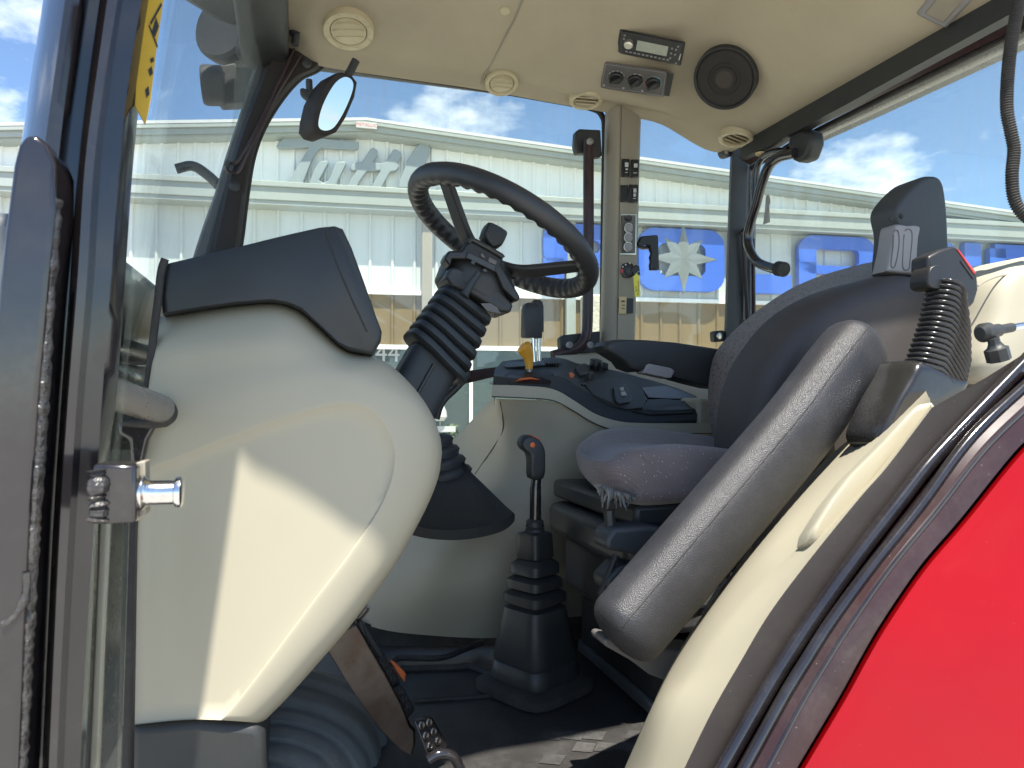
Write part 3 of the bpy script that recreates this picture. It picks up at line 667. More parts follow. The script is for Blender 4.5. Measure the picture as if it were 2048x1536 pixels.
rails('post_skin', 'charcoal', [cr_(1463, 1443, 2.08), cr_(1464, 1444, 1.99), cr_(1467, 1448, 1.975), cr_(1497, 1480, 1.965), cr_(1500, 1484, 1.975), cr_(1503, 1487, 1.99), cr_(1512, 1500, 1.98), cr_(1514, 1503, 2.0), cr_(1516, 1505, 2.08)], cp, sharp=50)
for x, y in ((1483, 585), (1484, 645)):
    mb = MB(); mb.lathe(pY(x, y, 1.968), (.2, -1, 0), [(0, 0), (.010, 0), (.009, .003), (0, .004)], 12); mb.build('screw', 'black', cp)
mb = MB(); mb.lathe(pY(1452, 304, 1.99), (.2, -1, 0), [(0, -.02), (.017, -.02), (.019, -.01), (.019, .008), (.009, .012), (.009, .006), (0, .006)], 20); mb.box(pY(1464, 303, 2.0), V((.016, 0, 0)), V((0, .01, 0)), V((0, 0, .010))); mb.build('hinge_knob', 'black', cp)
mb = MB(); mb.lathe(pY(1452, 304, 1.978), (.2, -1, 0), [(0, 0), (.008, 0), (.006, .004), (0, .004)], 12); mb.build('hinge_bolt', 'grey_plastic', cp)
mb = MB(); mb.prism(PY([(1428, 662), (1450, 660), (1456, 682), (1430, 684)], 1.985), V((0, .03, 0))); mb.build('hinge_block', 'black', cp, bevel=.006)
mb = MB(); mb.lathe(pY(1438, 672, 1.982), (.2, -1, 0), [(0, 0), (.010, 0), (.010, .004), (.005, .006), (0, .006)], 14); mb.build('hinge_bolt', 'silver', cp)
for a, b in (((1485, 462), (1498, 680)), ((1506, 478), (1508, 640))):
    mb = MB(); mb.tube([pY(*a, 1.955), pY(*b, 1.955)], .006, 8); mb.build('stay_rod', 'gloss_trim', cp)
mb = MB(); mb.tube(cat(PY([(1480, 468), (1492, 458), (1504, 462)], 1.95), 4), .006, 8); mb.build('stay_hook', 'gloss_trim', cp)
RX = 1.36
mb = MB(); mb.prism([pX(1500, 240, RX + .05), pX(2120, -90, RX + .05), pX(2120, 900, RX + .05), pX(1500, 780, RX + .05)], V((.005, 0, 0))); rw = mb.build('rear_window', 'glass', T)
# worn tape scrap on the rear glass
mb = MB(); mb.prism([pX(x, y, RX + .045) for x, y in ((1532, 392), (1538, 388), (1541, 404), (1538, 412), (1540, 444), (1526, 449), (1529, 425))], V((.001, 0, 0))); mb.build('tape_scrap', 'tape_white', rw)
rh = empty('rear_header', pX(1750, 180, RX), T)
def rl(*pts, X): return [pX(x, y, X) for x, y in resamp2(pts)]
def resamp2(pts, n=24):
    q = resamp([V((x, y, 0)) for x, y in pts], n); return [(p.x, p.y) for p in q]
E0 = [pX(x, y, RX - .03) for x, y in resamp2([(1480, 303), (1690, 182), (2130, -70)])]
E1 = [pX(x, y, RX - .035) for x, y in resamp2([(1477, 318), (1545, 287), (1678, 217), (2130, -32)])]
E2 = [pX(x, y, RX) for x, y in resamp2([(1482, 320), (1550, 290), (1682, 221), (2130, -26)])]
E3 = [pX(x, y, RX + .02) for x, y in resamp2([(1500, 330), (1600, 271), (2037, 56), (2130, 8)])]
E4 = [pX(x, y, RX + .05) for x, y in resamp2([(1503, 336), (1604, 276), (2037, 62), (2130, 15)])]
mb = MB(); mb.grid([[p + V((0, 0, .03)) for p in E0], E0, E1, [p + V((.03, 0, 0)) for p in E1]]); mb.build('header_trim', 'black', rh, sharp=50)
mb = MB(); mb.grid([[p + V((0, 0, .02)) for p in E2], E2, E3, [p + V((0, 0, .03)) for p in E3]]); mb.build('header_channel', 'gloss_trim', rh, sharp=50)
mb = MB(); mb.tube(E4, .008, 8); mb.build('header_seal', 'rubber', rh)
vz = [[pX(x, y, RX + .10) for x, y in resamp2([(1600, 281), (2037, 68), (2130, 22)])], [pX(x, y, RX + .16) for x, y in resamp2([(1628, 290), (1700, 258), (1767, 228), (2032, 106), (2130, 60)])]]
mb = MB(); mb.grid(vz); mb.build('rear_visor', 'grey_tube', rh, solid=.004)
mb = MB(); mb.prism([pX(x, y, RX - .02) for x, y in ((1578, 262), (1600, 256), (1620, 262), (1622, 285), (1610, 318), (1592, 324), (1578, 318), (1574, 290))], V((.05, 0, 0))); mb.build('wiper_motor', 'black', rh, bevel=.012, bseg=3)
mb = MB(); mb.lathe(pX(1521, 306, RX - .015), (0, 0, -1), [(0, 0), (.016, 0), (.014, .006), (0, .007)], 16); mb.build('header_plug', 'kraft', rh)
gb = empty('rear_window_handle', pX(1530, 400, RX - .02), T)
mb = MB(); mb.tube(cat([pX(x, y, RX - .03) for x, y in ((1590, 306), (1560, 314), (1538, 332), (1524, 366), (1512, 410), (1499, 452), (1495, 478), (1500, 502), (1515, 524), (1540, 535), (1558, 538))], 6), .0145, 14); mb.build('handle_tube', 'gloss_black', gb)
mb = MB(); mb.tube([pX(1556, 537, RX - .03), pX(1568, 539, RX - .03)], .0215, 16); mb.build('handle_end', 'rubber', gb)
mb = MB(); mb.tube(cat([pX(x, y, RX - .01) for x, y in ((1578, 300), (1540, 306), (1520, 322), (1512, 352), (1508, 420))], 6), .010, 12); mb.build('hinge_arm', 'gloss_black', gb)

# ---- headliner
EDG = [pY(x, y, 2.0) for x, y in ((540, 84), (600, 112), (640, 132), (760, 151), (950, 178), (1100, 205), (1190, 221), (1280, 238), (1340, 246), (1390, 263), (1420, 284), (1450, 292), (1500, 292))]
EDG = cat(EDG, 6)
def edge_z(x):
    for a, b in zip(EDG, EDG[1:]):
        if a.x <= x <= b.x: return lerp(a.z, b.z, (x - a.x) / max(1e-6, b.x - a.x))
    return EDG[0].z if x < EDG[0].x else EDG[-1].z
ZREAR = CZ + .795
def ceil_z(X, Y):
    top = CZ + 1.0 - .03 * sst((X - .5) / .6)
    e = edge_z(X); v = max(0., 2.0 - Y)
    b = .36 - .10 * sst((.7 - X) / .5)
    s = .22 * sst(v / .05) + .78 * sst((v - .03) / b)
    z = e + (top - e) * s
    # shallow pod for radio and heater controls, ridge along its lower edge
    g = sst((X - .70) / .06) * sst((1.22 - X) / .10)
    z -= .020 * g * math.exp(-((v - .075) / .028) ** 2)
    w_ = max(0., RX - .02 - X); r = sst(w_ / .30)
    return ZREAR + (z - ZREAR) * r
XS = [-.02 + 1.37 * k / 90 for k in range(91)]; YS = [2.0 - 1.42 * (k / 60) ** 1.6 for k in range(61)]
ymin = lambda x: .60 + .22 * sst((x - .5) / .5)
mb = MB(); mb.grid([[V((x, 2.0 - (2.0 - ymin(x)) * (2.0 - y) / 1.42, ceil_z(x, 2.0 - (2.0 - ymin(x)) * (2.0 - y) / 1.42))) for x in XS] for y in YS])
HL = mb.build('headliner', 'headlining', T, sharp=80)
def on_ceil(px, py):
    d = ray(px, py); t = 1.0
    while t < 3:
        p = CAM + d * t
        if p.y > 1.9995 or p.z > ceil_z(p.x, p.y): break
        t += .002
    p = CAM + d * t; h = .01
    n = V((ceil_z(p.x + h, p.y) - ceil_z(p.x - h, p.y), ceil_z(p.x, p.y + h) - ceil_z(p.x, p.y - h), -2 * h)).normalized()
    return p, n
mb = MB(); sp = [on_ceil(x, y) for x, y in ((1060, -20), (1045, 0), (1028, 40), (1012, 70), (994, 105), (975, 140), (962, 166))]
mb.tube(cat([p + n * .0005 for p, n in sp], 6), .0028, 8); mb.build('seam', 'taupe', HL)
p, n = on_ceil(1010, 21); mb = MB(); mb.lathe(p, n, [(0, -.004), (.014, -.004), (.014, .002), (.011, .004), (0, .003)], 20); mb.build('screw_cap', 'beige_vent', HL)
def vent(px, py, r, spin, open_):
    p, n = on_ceil(px, py); n = (n + V((0, 0, -.35))).normalized(); p = p + n * .007
    a = (V((1, 0, 0)) - n * n.x).normalized(); a = Matrix.Rotation(spin, 3, n) @ a; b = n.cross(a)
    mb = MB(); mb.use('beige_vent'); mb.lathe(p, n, [(r * 1.02, -.05), (r * 1.02, .001), (r * .98, .006), (r * .80, .007), (r * .74, .004), (r * .72, -.004)], 40, cap=False, ref=a)
    if open_:
        mb.use('dark_face'); mb.lathe(p, n, [(r * .72, -.012), (0, -.014)], 30, ref=a, cap=False); mb.use('beige_vent')
        for k in (-.42, -.05, .32):
            h = math.sqrt(max(0, .70 ** 2 - k * k)) * r
            mb.box(p + b * k * r + n * .001, a * h, b * r * .13 + n * .004, n * .0015 - b * .0004)
    else:
        mb.lathe(p, n, [(r * .72, -.004), (r * .70, .004), (r * .5, .008), (0, .009)], 36, ref=a, cap=False)
        for k in (-.25, .1, .42):
            h = math.sqrt(max(0, .62 ** 2 - k * k)) * r
            pts = [p + b * (k + .10 * math.cos(t)) * r + a * h * math.sin(t) + n * .0085 for t in [rad(-90 + 18 * j) for j in range(11)]]
            mb.tube(pts, .0018, 6)
    for k in range(8):
        t = k * math.pi / 4 + .3; mb.lathe(p + (a * math.cos(t) + b * math.sin(t)) * r * .89, n, [(0, .008), (r * .05, .0075), (r * .05, .005)], 8, cap=False)
    return mb.build('air_vent', None, HL)
vent(697, 57, .064, .2, False); vent(1003, 162, .048, .1, False); vent(1172, 196, .050, .15, True); vent(1472, 273, .052, -.1, True)

def face_frame(pts4):
    """four pixel corners on the ceiling -> plane frame"""
    P4 = [on_ceil(*q)[0] for q in pts4]; return P4
# radio
def quad(px4, t): return [pD(x, y, t) for x, y in px4]
# distance of the pod face at the radio and at the heater panel
t_r = (on_ceil(1300, 92)[0] - CAM).dot(FW); t_h = (on_ceil(1272, 158)[0] - CAM).dot(FW)
def slab(px4, t, dt, th):
    """quad standing proud of the headliner by about dt, parallel to it"""
    (a, b, c, d) = px4
    ts = [(on_ceil(*k)[0] - CAM).dot(FW) for k in px4]
    tt_, tb_ = (ts[0] + ts[1]) / 2 - dt, (ts[2] + ts[3]) / 2 - dt
    q = [pD(*a, tt_), pD(*b, tt_), pD(*c, tb_), pD(*d, tb_)]
    n = (q[1] - q[0]).cross(q[3] - q[0]).normalized()
    if n.dot(CAM - q[0]) < 0: n = -n
    return q, n
def uv(q, u, v): return q[0].lerp(q[1], u).lerp(q[3].lerp(q[2], u), v)
rd = empty('radio', on_ceil(1300, 92)[0], T)
q, n = slab([(1238, 57), (1372, 84), (1362, 132), (1229, 105)], t_r, .026, 0)
mb = MB(); mb.prism(q, (q[0] - CAM).normalized() * .14); mb.build('radio_body', 'dark_face', rd, bevel=.004)
mb = MB(); mb.prism([uv(q, -.055, .02), uv(q, .1, .02), uv(q, .1, .98), uv(q, -.055, .98)], -n * .09 ); 
for v_ in mb.v: v_ -= n * .012
mb.build('radio_cage', 'steel', rd, bevel=.002)
mb = MB(); mb.prism([uv(q, u, v) + n * .004 for u, v in ((.05, .06), (.97, .06), (.97, .92), (.05, .92))], -n * .006); mb.build('faceplate', 'black', rd, bevel=.002)
mb = MB(); mb.prism([uv(q, u, v) + n * .0055 for u, v in ((.30, .26), (.76, .26), (.76, .66), (.30, .66))], -n * .002); mb.build('display', 'lcd', rd, bevel=.0008)
mb = MB(); mb.lathe(uv(q, .18, .42) + n * .004, n, [(.0125, 0), (.0125, .010), (.010, .013), (0, .013)], 24); mb.build('volume_knob', 'silver', rd)
pb = lambda *a: MB().box(*a).build('preset_button', 'grey_plastic', rd)
for k in range(11): c = uv(q, .17 + k * .062, .79) + n * .0048; pb(c, (q[1] - q[0]) * .019, (q[3] - q[0]) * .022, n * .001)
for u, v in ((.82, .30), (.88, .32), (.82, .50), (.88, .52), (.82, .70), (.92, .86), (.90, .18), (.10, .16), (.10, .30)): pb(uv(q, u, v) + n * .0048, (q[1] - q[0]) * .014, (q[3] - q[0]) * .03, n * .001)
mb = MB(); mb.box(uv(q, .955, .58) + n * .0048, (q[1] - q[0]) * .008, (q[3] - q[0]) * .13, n * .0012); mb.build('usb_slot', 'silver', rd)
# heater panel
ht = empty('heater_panel', on_ceil(1270, 158)[0], T)
qb = [(1211, 124), (1348, 150), (1340, 194), (1200, 176)]
q, n = slab([(1209, 123), (1336, 142), (1328, 195), (1199, 176)], t_h, .026, 0)
mb = MB(); mb.prism(q, (q[0] - CAM).normalized() * .10); mb.build('panel_face', 'panel_grey', ht, bevel=.006, bseg=3)
mb = MB(); mb.prism([uv(q, .97, .10) - n * .004, uv(q, 1.10, .10) - n * .004, uv(q, 1.08, .97) - n * .004, uv(q, .97, .97) - n * .004], (q[0] - CAM).normalized() * .05); mb.build('side_blank', 'dark_face', ht)
mb = MB()
fr_ = [uv(q, u, v) + n * .0006 for u, v in ((.03, .08), (.97, .08), (.97, .92), (.03, .92))]
for a, b in zip(fr_, fr_[1:] + fr_[:1]): mb.tube([a, b], .0007, 5)
mb.build('panel_outline', 'grey_plastic', ht)
xa = (q[1] - q[0]).normalized(); ya = n.cross(xa)
if ya.z < 0: ya = -ya
for k, u in enumerate((.22, .52, .80)):
    c = uv(q, u, .50)
    mb = MB(); mb.lathe(c, n, [(.0205, 0), (.0205, .006), (.018, .009), (0, .009)], 30, ref=xa); mb.build('dial', 'dark_face', ht)
    aa = rad((35, 60, 60)[k]); dd = xa * math.cos(aa) + ya * math.sin(aa)
    mb = MB(); mb.box(c + n * .013, dd * .018, dd.cross(n) * .0045, n * .005); mb.build('dial_grip', 'black', ht, bevel=.002)
    mb = MB(); mb.tube([c + (xa * math.cos(t) + ya * math.sin(t)) * .0245 + n * .0004 for t in [rad(10 * j) for j in range(37)]], .0006, 5, cap=False); mb.build('dial_ring', 'grey_plastic', ht)
mb = MB(); c = uv(q, .22, .5)
for k in range(5): t = rad(150 - 30 * k); mb.box(c + (xa * math.cos(t) + ya * math.sin(t)) * .0235 + n * .0008, xa * .0013, ya * .0022, n * .0003)
c = uv(q, .52, .5)
for t in (rad(105), rad(70)): mb.box(c + (xa * math.cos(t) + ya * math.sin(t)) * .0235 + n * .0008, xa * .003, ya * .0013, n * .0003)
for u in (.06, .36, .655): mb.box(uv(q, u, .86) + n * .0008, xa * .003, ya * .0024, n * .0003)
mb.build('scale_marks', 'white_mark', ht)
c = uv(q, .80, .5)
for m_, a0, a1 in (('teal_mark', -10, 100), ('red_mark', 180, 290)):
    mb = MB(); mb.tube([c + (xa * math.cos(rad(t)) + ya * math.sin(rad(t))) * .0225 + n * .0008 for t in range(a0, a1 + 1, 10)], .0014, 5); mb.build('temperature_arc', m_, ht)
# loudspeaker
sp_ = empty('loudspeaker', on_ceil(1458, 145)[0], T)
p, n = on_ceil(1458, 145); n = (n * .6 + (CAM - p).normalized() * .4).normalized(); p = p + n * .042
mb = MB(); mb.lathe(p, n, [(.087, -.12), (.087, -.004), (.086, .004), (.081, .004), (.078, 0)], 48, cap=False); mb.build('rim', 'black', sp_)
mb = MB(); mb.lathe(p, n, [(.078, -.001), (.074, .0025), (.045, .004), (.043, .0015), (.034, .0015), (.032, .004), (.026, .005), (0, .006)], 48, cap=False); mb.build('grille', 'speaker_grille', sp_)
mb = MB(); mb.lathe(p, n, [(.024, .0052), (.02, .0065), (0, .0075)], 32, cap=False); mb.build('centre_cap', 'speaker_cone', sp_)
# dome lamp at the rear edge
dl = [on_ceil(x, y)[0] for x, y in ((1868, -30), (1893, 28), (1905, 30), (1955, -4))]
p, n = on_ceil(1905, -8); a = (on_ceil(1945, -30)[0] - on_ceil(1898, 22)[0]).normalized(); b = n.cross(a).normalized()
dlo = empty('dome_lamp', p, T)
mb = MB(); mb.box(p - n * .004, a * .075, b * .036, n * .010); mb.build('lamp_frame', 'grey_plastic', dlo, bevel=.008, bseg=3)
mb = MB(); mb.box(p + n * .004, a * .058, b * .022, n * .005); mb.build('lamp_lens', 'taupe', dlo, bevel=.003)

# roof shell: outer skin and door headers (unseen door edge shaped for its shade)
rf = empty('cab_roof', (.6, 1.3, CZ + 1.05), T)
RE = [(-.34, .66), (-.18, .60), (-.06, .542), (.06, .515), (.14, .510), (.22, .538), (.30, .555), (.45, .558), (.6, .585), (.75, .66), (.95, .74), (1.45, .78)]
out = [V((x, y, CZ + 1.03)) for x, y in RE] + [V((1.5, .82, CZ + 1.03)), V((1.5, 2.0, CZ + 1.03)), V((1.4, 2.12, CZ + 1.03)), V((-.2, 2.12, CZ + 1.03)), V((-.4, 1.9, CZ + 1.03)), V((-.4, .8, CZ + 1.03))]
mb = MB(); mb.prism(out, V((0, 0, .14))); mb.build('roof_skin', 'black', rf, bevel=.04, bseg=3)
mb = MB(); inner = [(x, y + .07) for x, y in RE]
mb.grid([[V((x, y, CZ + .95)) for x, y in RE], [V((x, y, CZ + .95)) for x, y in inner], [V((x, y, CZ + 1.035)) for x, y in inner], [V((x, y, CZ + 1.035)) for x, y in RE]], cu=True); mb.build('door_header', 'black', rf)
mb = MB(); mb.bx(-.14, -.02, .60, 2.05, CZ + .90, CZ + 1.035); mb.build('front_header', 'black', rf, bevel=.01)
mb = MB(); mb.bx(-.02, 1.4, 2.02, 2.10, CZ + .935, CZ + 1.035); mb.build('side_header', 'black', rf, bevel=.006)

# hanging corrugated hose near the camera at the rear
hp = cat([pD(x, y, 1.25) for x, y in ((2040, -60), (2034, 20), (2022, 90), (2015, 160), (2014, 220), (2022, 265), (2028, 300), (2024, 350), (2028, 395), (2044, 425), (2075, 450))], 40)
mb = MB(); hp = resamp(hp, 520); mb.tube(hp, [.0098 + .0011 * math.sin(i * 2 * math.pi / 5) for i in range(len(hp))], 12); mb.build('corrugated_hose', 'rubber', T)
# interior mirror
im = empty('rear_view_mirror', pY(670, 210, 1.75), T)
mh = [(668, 152), (682, 149), (703, 156), (713, 168), (708, 196), (690, 236), (672, 262), (652, 269), (634, 264), (624, 252), (626, 232), (634, 200), (648, 172)]
md_ = (pY(660, 210, 1.75) - CAM).normalized()
zc_ = pY(660, 210, 1.75).z
tip = lambda L: [p + V((0, -.16 * (p.z - zc_), 0)) for p in L]
mb = MB(); mb.puff(tip(PY(mh, 1.75)), V((-.03, .05, .0)), .004, 4, edge=.88); mb.build('mirror_shell', 'rubber_matte', im, sharp=60)
mg = cat([V((x, y, 0)) for x, y in ((687, 160), (700, 164), (705, 176), (699, 198), (685, 228), (668, 253), (653, 260), (640, 257), (636, 246), (641, 222), (653, 195), (670, 170))], 3, True); mg = [(v.x, v.y) for v in mg]
q = [p + V((0.001, -.0065, 0)) for p in tip(PY(mg, 1.75))]
mb = MB(); mb.prism(q, V((0, .002, 0))); mb.build('mirror_glass', 'mirror', im)
mb = MB(); mb.tube(PY([(690, 160), (702, 140), (712, 120)], 1.78), .010, 8, flat=.6); mb.build('mirror_stem', 'black', im)
mb = MB(); mb.tube(cat(PY([(618, 160), (619, 178), (622, 190), (640, 190)], 1.8), 4), .0085, 10); mb.build('clamp_bolt', 'black', im)
mb = MB(); mb.prism(PY([(599, 178), (604, 174), (640, 186), (644, 196), (632, 214), (618, 212), (616, 200), (602, 188)], 1.79), V((0, .02, 0))); mb.build('clamp', 'black', im, bevel=.004)

# ---- floor and side wall of the cab
fl = empty('cab_floor', (.6, 1.2, FLOOR), T)
mb = MB(); mb.bx(-.25, 1.4, .70, 1.98, FLOOR - .03, FLOOR); mb.build('floor_mat', 'mat_rubber', fl)
# printed lozenges on the mat by the door
rnd = random.Random(9); mb = MB(); mb2 = MB()
for i in range(9):
    for j in range(4):
        c = pZ(1105 + i * 42 + (j % 2) * 22, 1470 + j * 24, FLOOR + .0015)
        if rnd.random() < .62:
            a, b = V((.026, .005, 0)), V((-.005, .021, 0)); (mb if rnd.random() < .6 else mb2).add([c - a, c - b, c + a, c + b], [[0, 1, 2, 3]])
mb.build('mat_pattern', 'mat_print', fl)
kick = [[pY(x, y, Y) for x, y, Y in r] for r in (
    ((700, 1232, 1.80), (760, 1255, 1.76), (830, 1268, 1.73), (920, 1270, 1.70), (1000, 1268, 1.68), (1140, 1225, 1.66), (1260, 1220, 1.66), (1420, 1220, 1.66)),)]
mb = MB(); k0 = cat(kick[0], 5); mb.grid([k0, [V((p.x, p.y - .01, FLOOR)) for p in k0]]); mb.build('kick_strip', 'rubber', fl)
mb = MB()
mb.tube(cat([pZ(x, y, FLOOR + .02) for x, y in ((780, 1330), (800, 1316), (880, 1316), (930, 1298), (965, 1284))], 6), .007, 8); mb.tube(cat([pZ(x, y, FLOOR + .006) for x, y in ((800, 1338), (900, 1336), (940, 1334), (985, 1350))], 6), .008, 8)
mb.tube([pZ(x, y, FLOOR + .003) for x, y in ((830, 1402), (930, 1396), (1040, 1387))], .005, 8); mb.build('mat_ridges', 'rubber', fl)
mb = MB(); mb.box(pZ(1140, 1372, FLOOR + .01), V((.035, 0, 0)), V((0, .012, 0)), V((0, 0, .008))); mb.build('floor_bracket', 'charcoal', fl, bevel=.003)
# ribbed rubber bulkhead under the dash
rb = empty('ribbed_footwell', pZ(680, 1450, FLOOR), T)
arc = [[(540, 1330), (600, 1336), (660, 1352), (720, 1376), (752, 1400), (775, 1460), (796, 1560)],
       [(480, 1420), (570, 1424), (640, 1440), (690, 1466), (722, 1500), (738, 1540), (752, 1600)],
       [(470, 1500), (560, 1494), (620, 1512), (650, 1536), (670, 1580), (684, 1620), (690, 1660)],
       [(460, 1600), (520, 1580), (560, 1596), (590, 1620), (600, 1650), (610, 1680), (620, 1720)]]
rows = [cat([pY(x, y, Y) for x, y in a], 5) for a, Y in zip(arc, (1.30, 1.17, 1.08, 1.0))]
rr_ = []
for i in range(len(rows) - 1):
    for k in range(10): rr_.append([a.lerp(b, k / 10) for a, b in zip(rows[i], rows[i + 1])])
rr_.append(rows[-1])
rr2 = [[p + V((0, -.010 * (1 if (i % 5) in (1, 2, 3) else 0), .006 * (1 if (i % 5) in (1, 2, 3) else 0))) for p in r] for i, r in enumerate(rr_)]
mb = MB(); mb.grid(rr2); mb.build('ribs', 'tread_rubber', rb, sharp=60, solid=.006)

def wallrow(pts): return cat([pY(x, y, Y) for x, y, Y in pts], 6)
wrows = [
    ((984, 796, 1.74), (988, 797, 1.66), (1000, 798, 1.625), (1060, 800, 1.60), (1105, 803, 1.60), (1145, 822, 1.60), (1190, 848, 1.60), (1240, 864, 1.60), (1330, 869, 1.60), (1440, 869, 1.60)),
    ((968, 812, 1.82), (982, 815, 1.70), (1002, 818, 1.640), (1060, 822, 1.615), (1105, 830, 1.612), (1145, 848, 1.61), (1190, 872, 1.61), (1240, 884, 1.61), (1330, 890, 1.61), (1440, 890, 1.61)),
    ((935, 850, 1.95), (968, 856, 1.80), (1006, 860, 1.675), (1060, 870, 1.640), (1105, 880, 1.635), (1145, 900, 1.63), (1190, 915, 1.63), (1240, 925, 1.63), (1330, 930, 1.63), (1440, 930, 1.63)),
    ((880, 905, 2.02), (940, 915, 1.86), (1000, 925, 1.70), (1060, 940, 1.655), (1105, 950, 1.645), (1145, 965, 1.64), (1190, 975, 1.64), (1240, 980, 1.64), (1330, 985, 1.64), (1440, 985, 1.64)),
    ((800, 985, 2.02), (880, 1000, 1.86), (960, 1012, 1.70), (1040, 1025, 1.645), (1105, 1032, 1.63), (1145, 1040, 1.63), (1190, 1045, 1.635), (1240, 1050, 1.64), (1330, 1055, 1.64), (1440, 1055, 1.64)),
    ((735, 1070, 1.95), (820, 1080, 1.78), (900, 1085, 1.66), (1000, 1085, 1.615), (1080, 1075, 1.62), (1130, 1080, 1.63), (1190, 1090, 1.645), (1240, 1100, 1.65), (1330, 1105, 1.65), (1440, 1105, 1.65)),
    ((700, 1150, 1.88), (790, 1165, 1.74), (880, 1172, 1.64), (1000, 1165, 1.60), (1080, 1150, 1.62), (1130, 1145, 1.635), (1190, 1150, 1.65), (1240, 1155, 1.655), (1330, 1160, 1.655), (1440, 1160, 1.655)),
    ((690, 1232, 1.84), (760, 1258, 1.75), (850, 1270, 1.68), (980, 1276, 1.64), (1080, 1262, 1.64), (1130, 1236, 1.65), (1190, 1232, 1.655), (1240, 1230, 1.66), (1330, 1230, 1.66), (1440, 1230, 1.66))]
cols = list(zip(*[wallrow(r) for r in wrows])); cols = [cat(list(c), 5) for c in cols]
sw_ = empty('side_wall', pY(1100, 1000, 1.62), T)
mb = MB(); mb.grid(cols); mb.build('wall_panel', 'beige', sw_, sharp=80)
from mathutils.bvhtree import BVHTree
TREES = {}
def tree_of(vs, fs):
    return BVHTree.FromPolygons([tuple(v) for v in vs], fs)
def pick(tree, px, py, lift=.001):
    d = ray(px, py); h = tree.ray_cast(CAM, d.normalized())
    if h[0] is None: p = tree.find_nearest(CAM + d * 1.6)[0]; return p - d.normalized() * lift
    return h[0] - d.normalized() * lift
def on_grid(px, py, grid, lift=.001):
    """point of a lofted grid under a pixel ray, lifted towards the eye"""
    k = id(grid)
    if k not in TREES:
        n = len(grid[0]); vs = [p for r in grid for p in r]
        TREES[k] = tree_of(vs, [[i * n + c, i * n + c + 1, (i + 1) * n + c + 1, (i + 1) * n + c] for i in range(len(grid) - 1) for c in range(n - 1)])
    return pick(TREES[k], px, py, lift)
for pts in ([(1000, 803), (1005, 830), (1005, 862), (991, 888), (966, 925), (950, 948)], [(1196, 1000), (1172, 1030), (1168, 1070), (1176, 1105), (1200, 1140)]):
    g = [on_grid(x, y, cols, .0004) for x, y in pts]
    t0 = g[0]; mb = MB(); mb.tube(cat(g, 6), .0011, 6); mb.build('panel_seam', 'rubber', sw_)

# ---- right-hand console
co = empty('side_console', pY(1200, 780, 1.68), T)
lip = [(984, 770), (1050, 772), (1108, 779), (1150, 802), (1192, 828), (1240, 843), (1300, 847), (1440, 848)]
low = [(984, 792), (1050, 795), (1106, 800), (1146, 820), (1190, 846), (1240, 862), (1300, 866), (1440, 866)]
n_ = 6
a_ = cat(PY(lip, 1.592), n_); b_ = cat(PY(low, 1.590), n_)
mb = MB(); mb.grid([[p + V((.09, .30, .02)) for p in a_], [p + V((0, .03, .004)) for p in a_], [p + V((0, .006, .001)) for p in a_], a_, b_, [p + V((0, .02, 0)) for p in b_]])
mb.grid([[a_[0], b_[0]], [a_[0] + V((.022, .06, 0)), b_[0] + V((.022, .06, 0))], [a_[0] + V((.09, .3, .02)), b_[0] + V((.09, .3, .02))]])
mb.build('console_rim', 'beige', co, sharp=50)
mb = MB(); mb.tube([p + V((0, .002, -.0005)) for p in b_], .0022, 6); mb.build('rim_seam', 'rubber', co)
# dark top: near edge follows the rim, far edge rises
near_ = [(986, 770), (1050, 771), (1108, 778), (1150, 800), (1192, 826), (1240, 841), (1300, 844), (1394, 839)]
mid_ = [(987, 752), (1050, 757), (1118, 752), (1160, 776), (1205, 800), (1248, 814), (1310, 820), (1396, 818)]
mid2 = [(990, 738), (1050, 742), (1122, 738), (1168, 758), (1225, 775), (1270, 788), (1330, 796), (1400, 802)]
far_ = [(1006, 722), (1060, 717), (1120, 716), (1160, 728), (1215, 738), (1270, 752), (1335, 770), (1392, 792)]
R4 = [cat(PY(p, y), n_) for p, y in ((near_, 1.597), (mid_, 1.612), (mid2, 1.70), (far_, 1.80))]
mb = MB(); mb.grid([[p + V((0, .008, -.012)) for p in R4[0]]] + R4 + [[p + V((0, .02, -.08)) for p in R4[3]]])
mb.grid([[r[0] for r in R4], [r[0] + V((.004, .004, -.05)) for r in R4]]); mb.grid([[r[-1] for r in R4], [r[-1] + V((-.004, .004, -.05)) for r in R4]])
mb.build('console_top', 'black_soft', co, sharp=30)
def ct(px, py, lift=.001): return on_grid(px, py, CT, lift)
CT = []
for i in range(3):
    for k in range(12): CT.append([a.lerp(b, k / 12) for a, b in zip(R4[i], R4[i + 1])])
def patch(name, pts, matn, th=.003, lift=.002, bev=.001, parent=co):
    q = [ct(x, y, 0) for x, y in pts]; n = V()
    for i in range(len(q)): n += (q[i] - q[0]).cross(q[(i + 1) % len(q)] - q[0])
    n.normalize()
    if n.dot(CAM - q[0]) < 0: n = -n
    mb = MB(); mb.prism([p + n * (lift + th * .5) for p in q], -n * (th + lift)); return mb.build(name, matn, parent, bevel=bev)
patch('lever_gate', [(1010, 752), (1022, 744), (1098, 744), (1108, 750), (1100, 772), (1020, 770)], 'dark_face')
patch('gate_scale', [(1030, 765), (1040, 759), (1060, 757), (1078, 761), (1060, 760), (1040, 762)], 'orange', .001, .004, 0)
patch('bellows_slot', [(1008, 733), (1015, 727), (1112, 722), (1100, 732), (1012, 737)], 'dark_face')
for k in range(6):
    x = 1088 + k * 5; patch('slot_fin', [(x, 722), (x + 4, 720), (x + 7, 732), (x + 3, 734)], 'black', .012, .003)
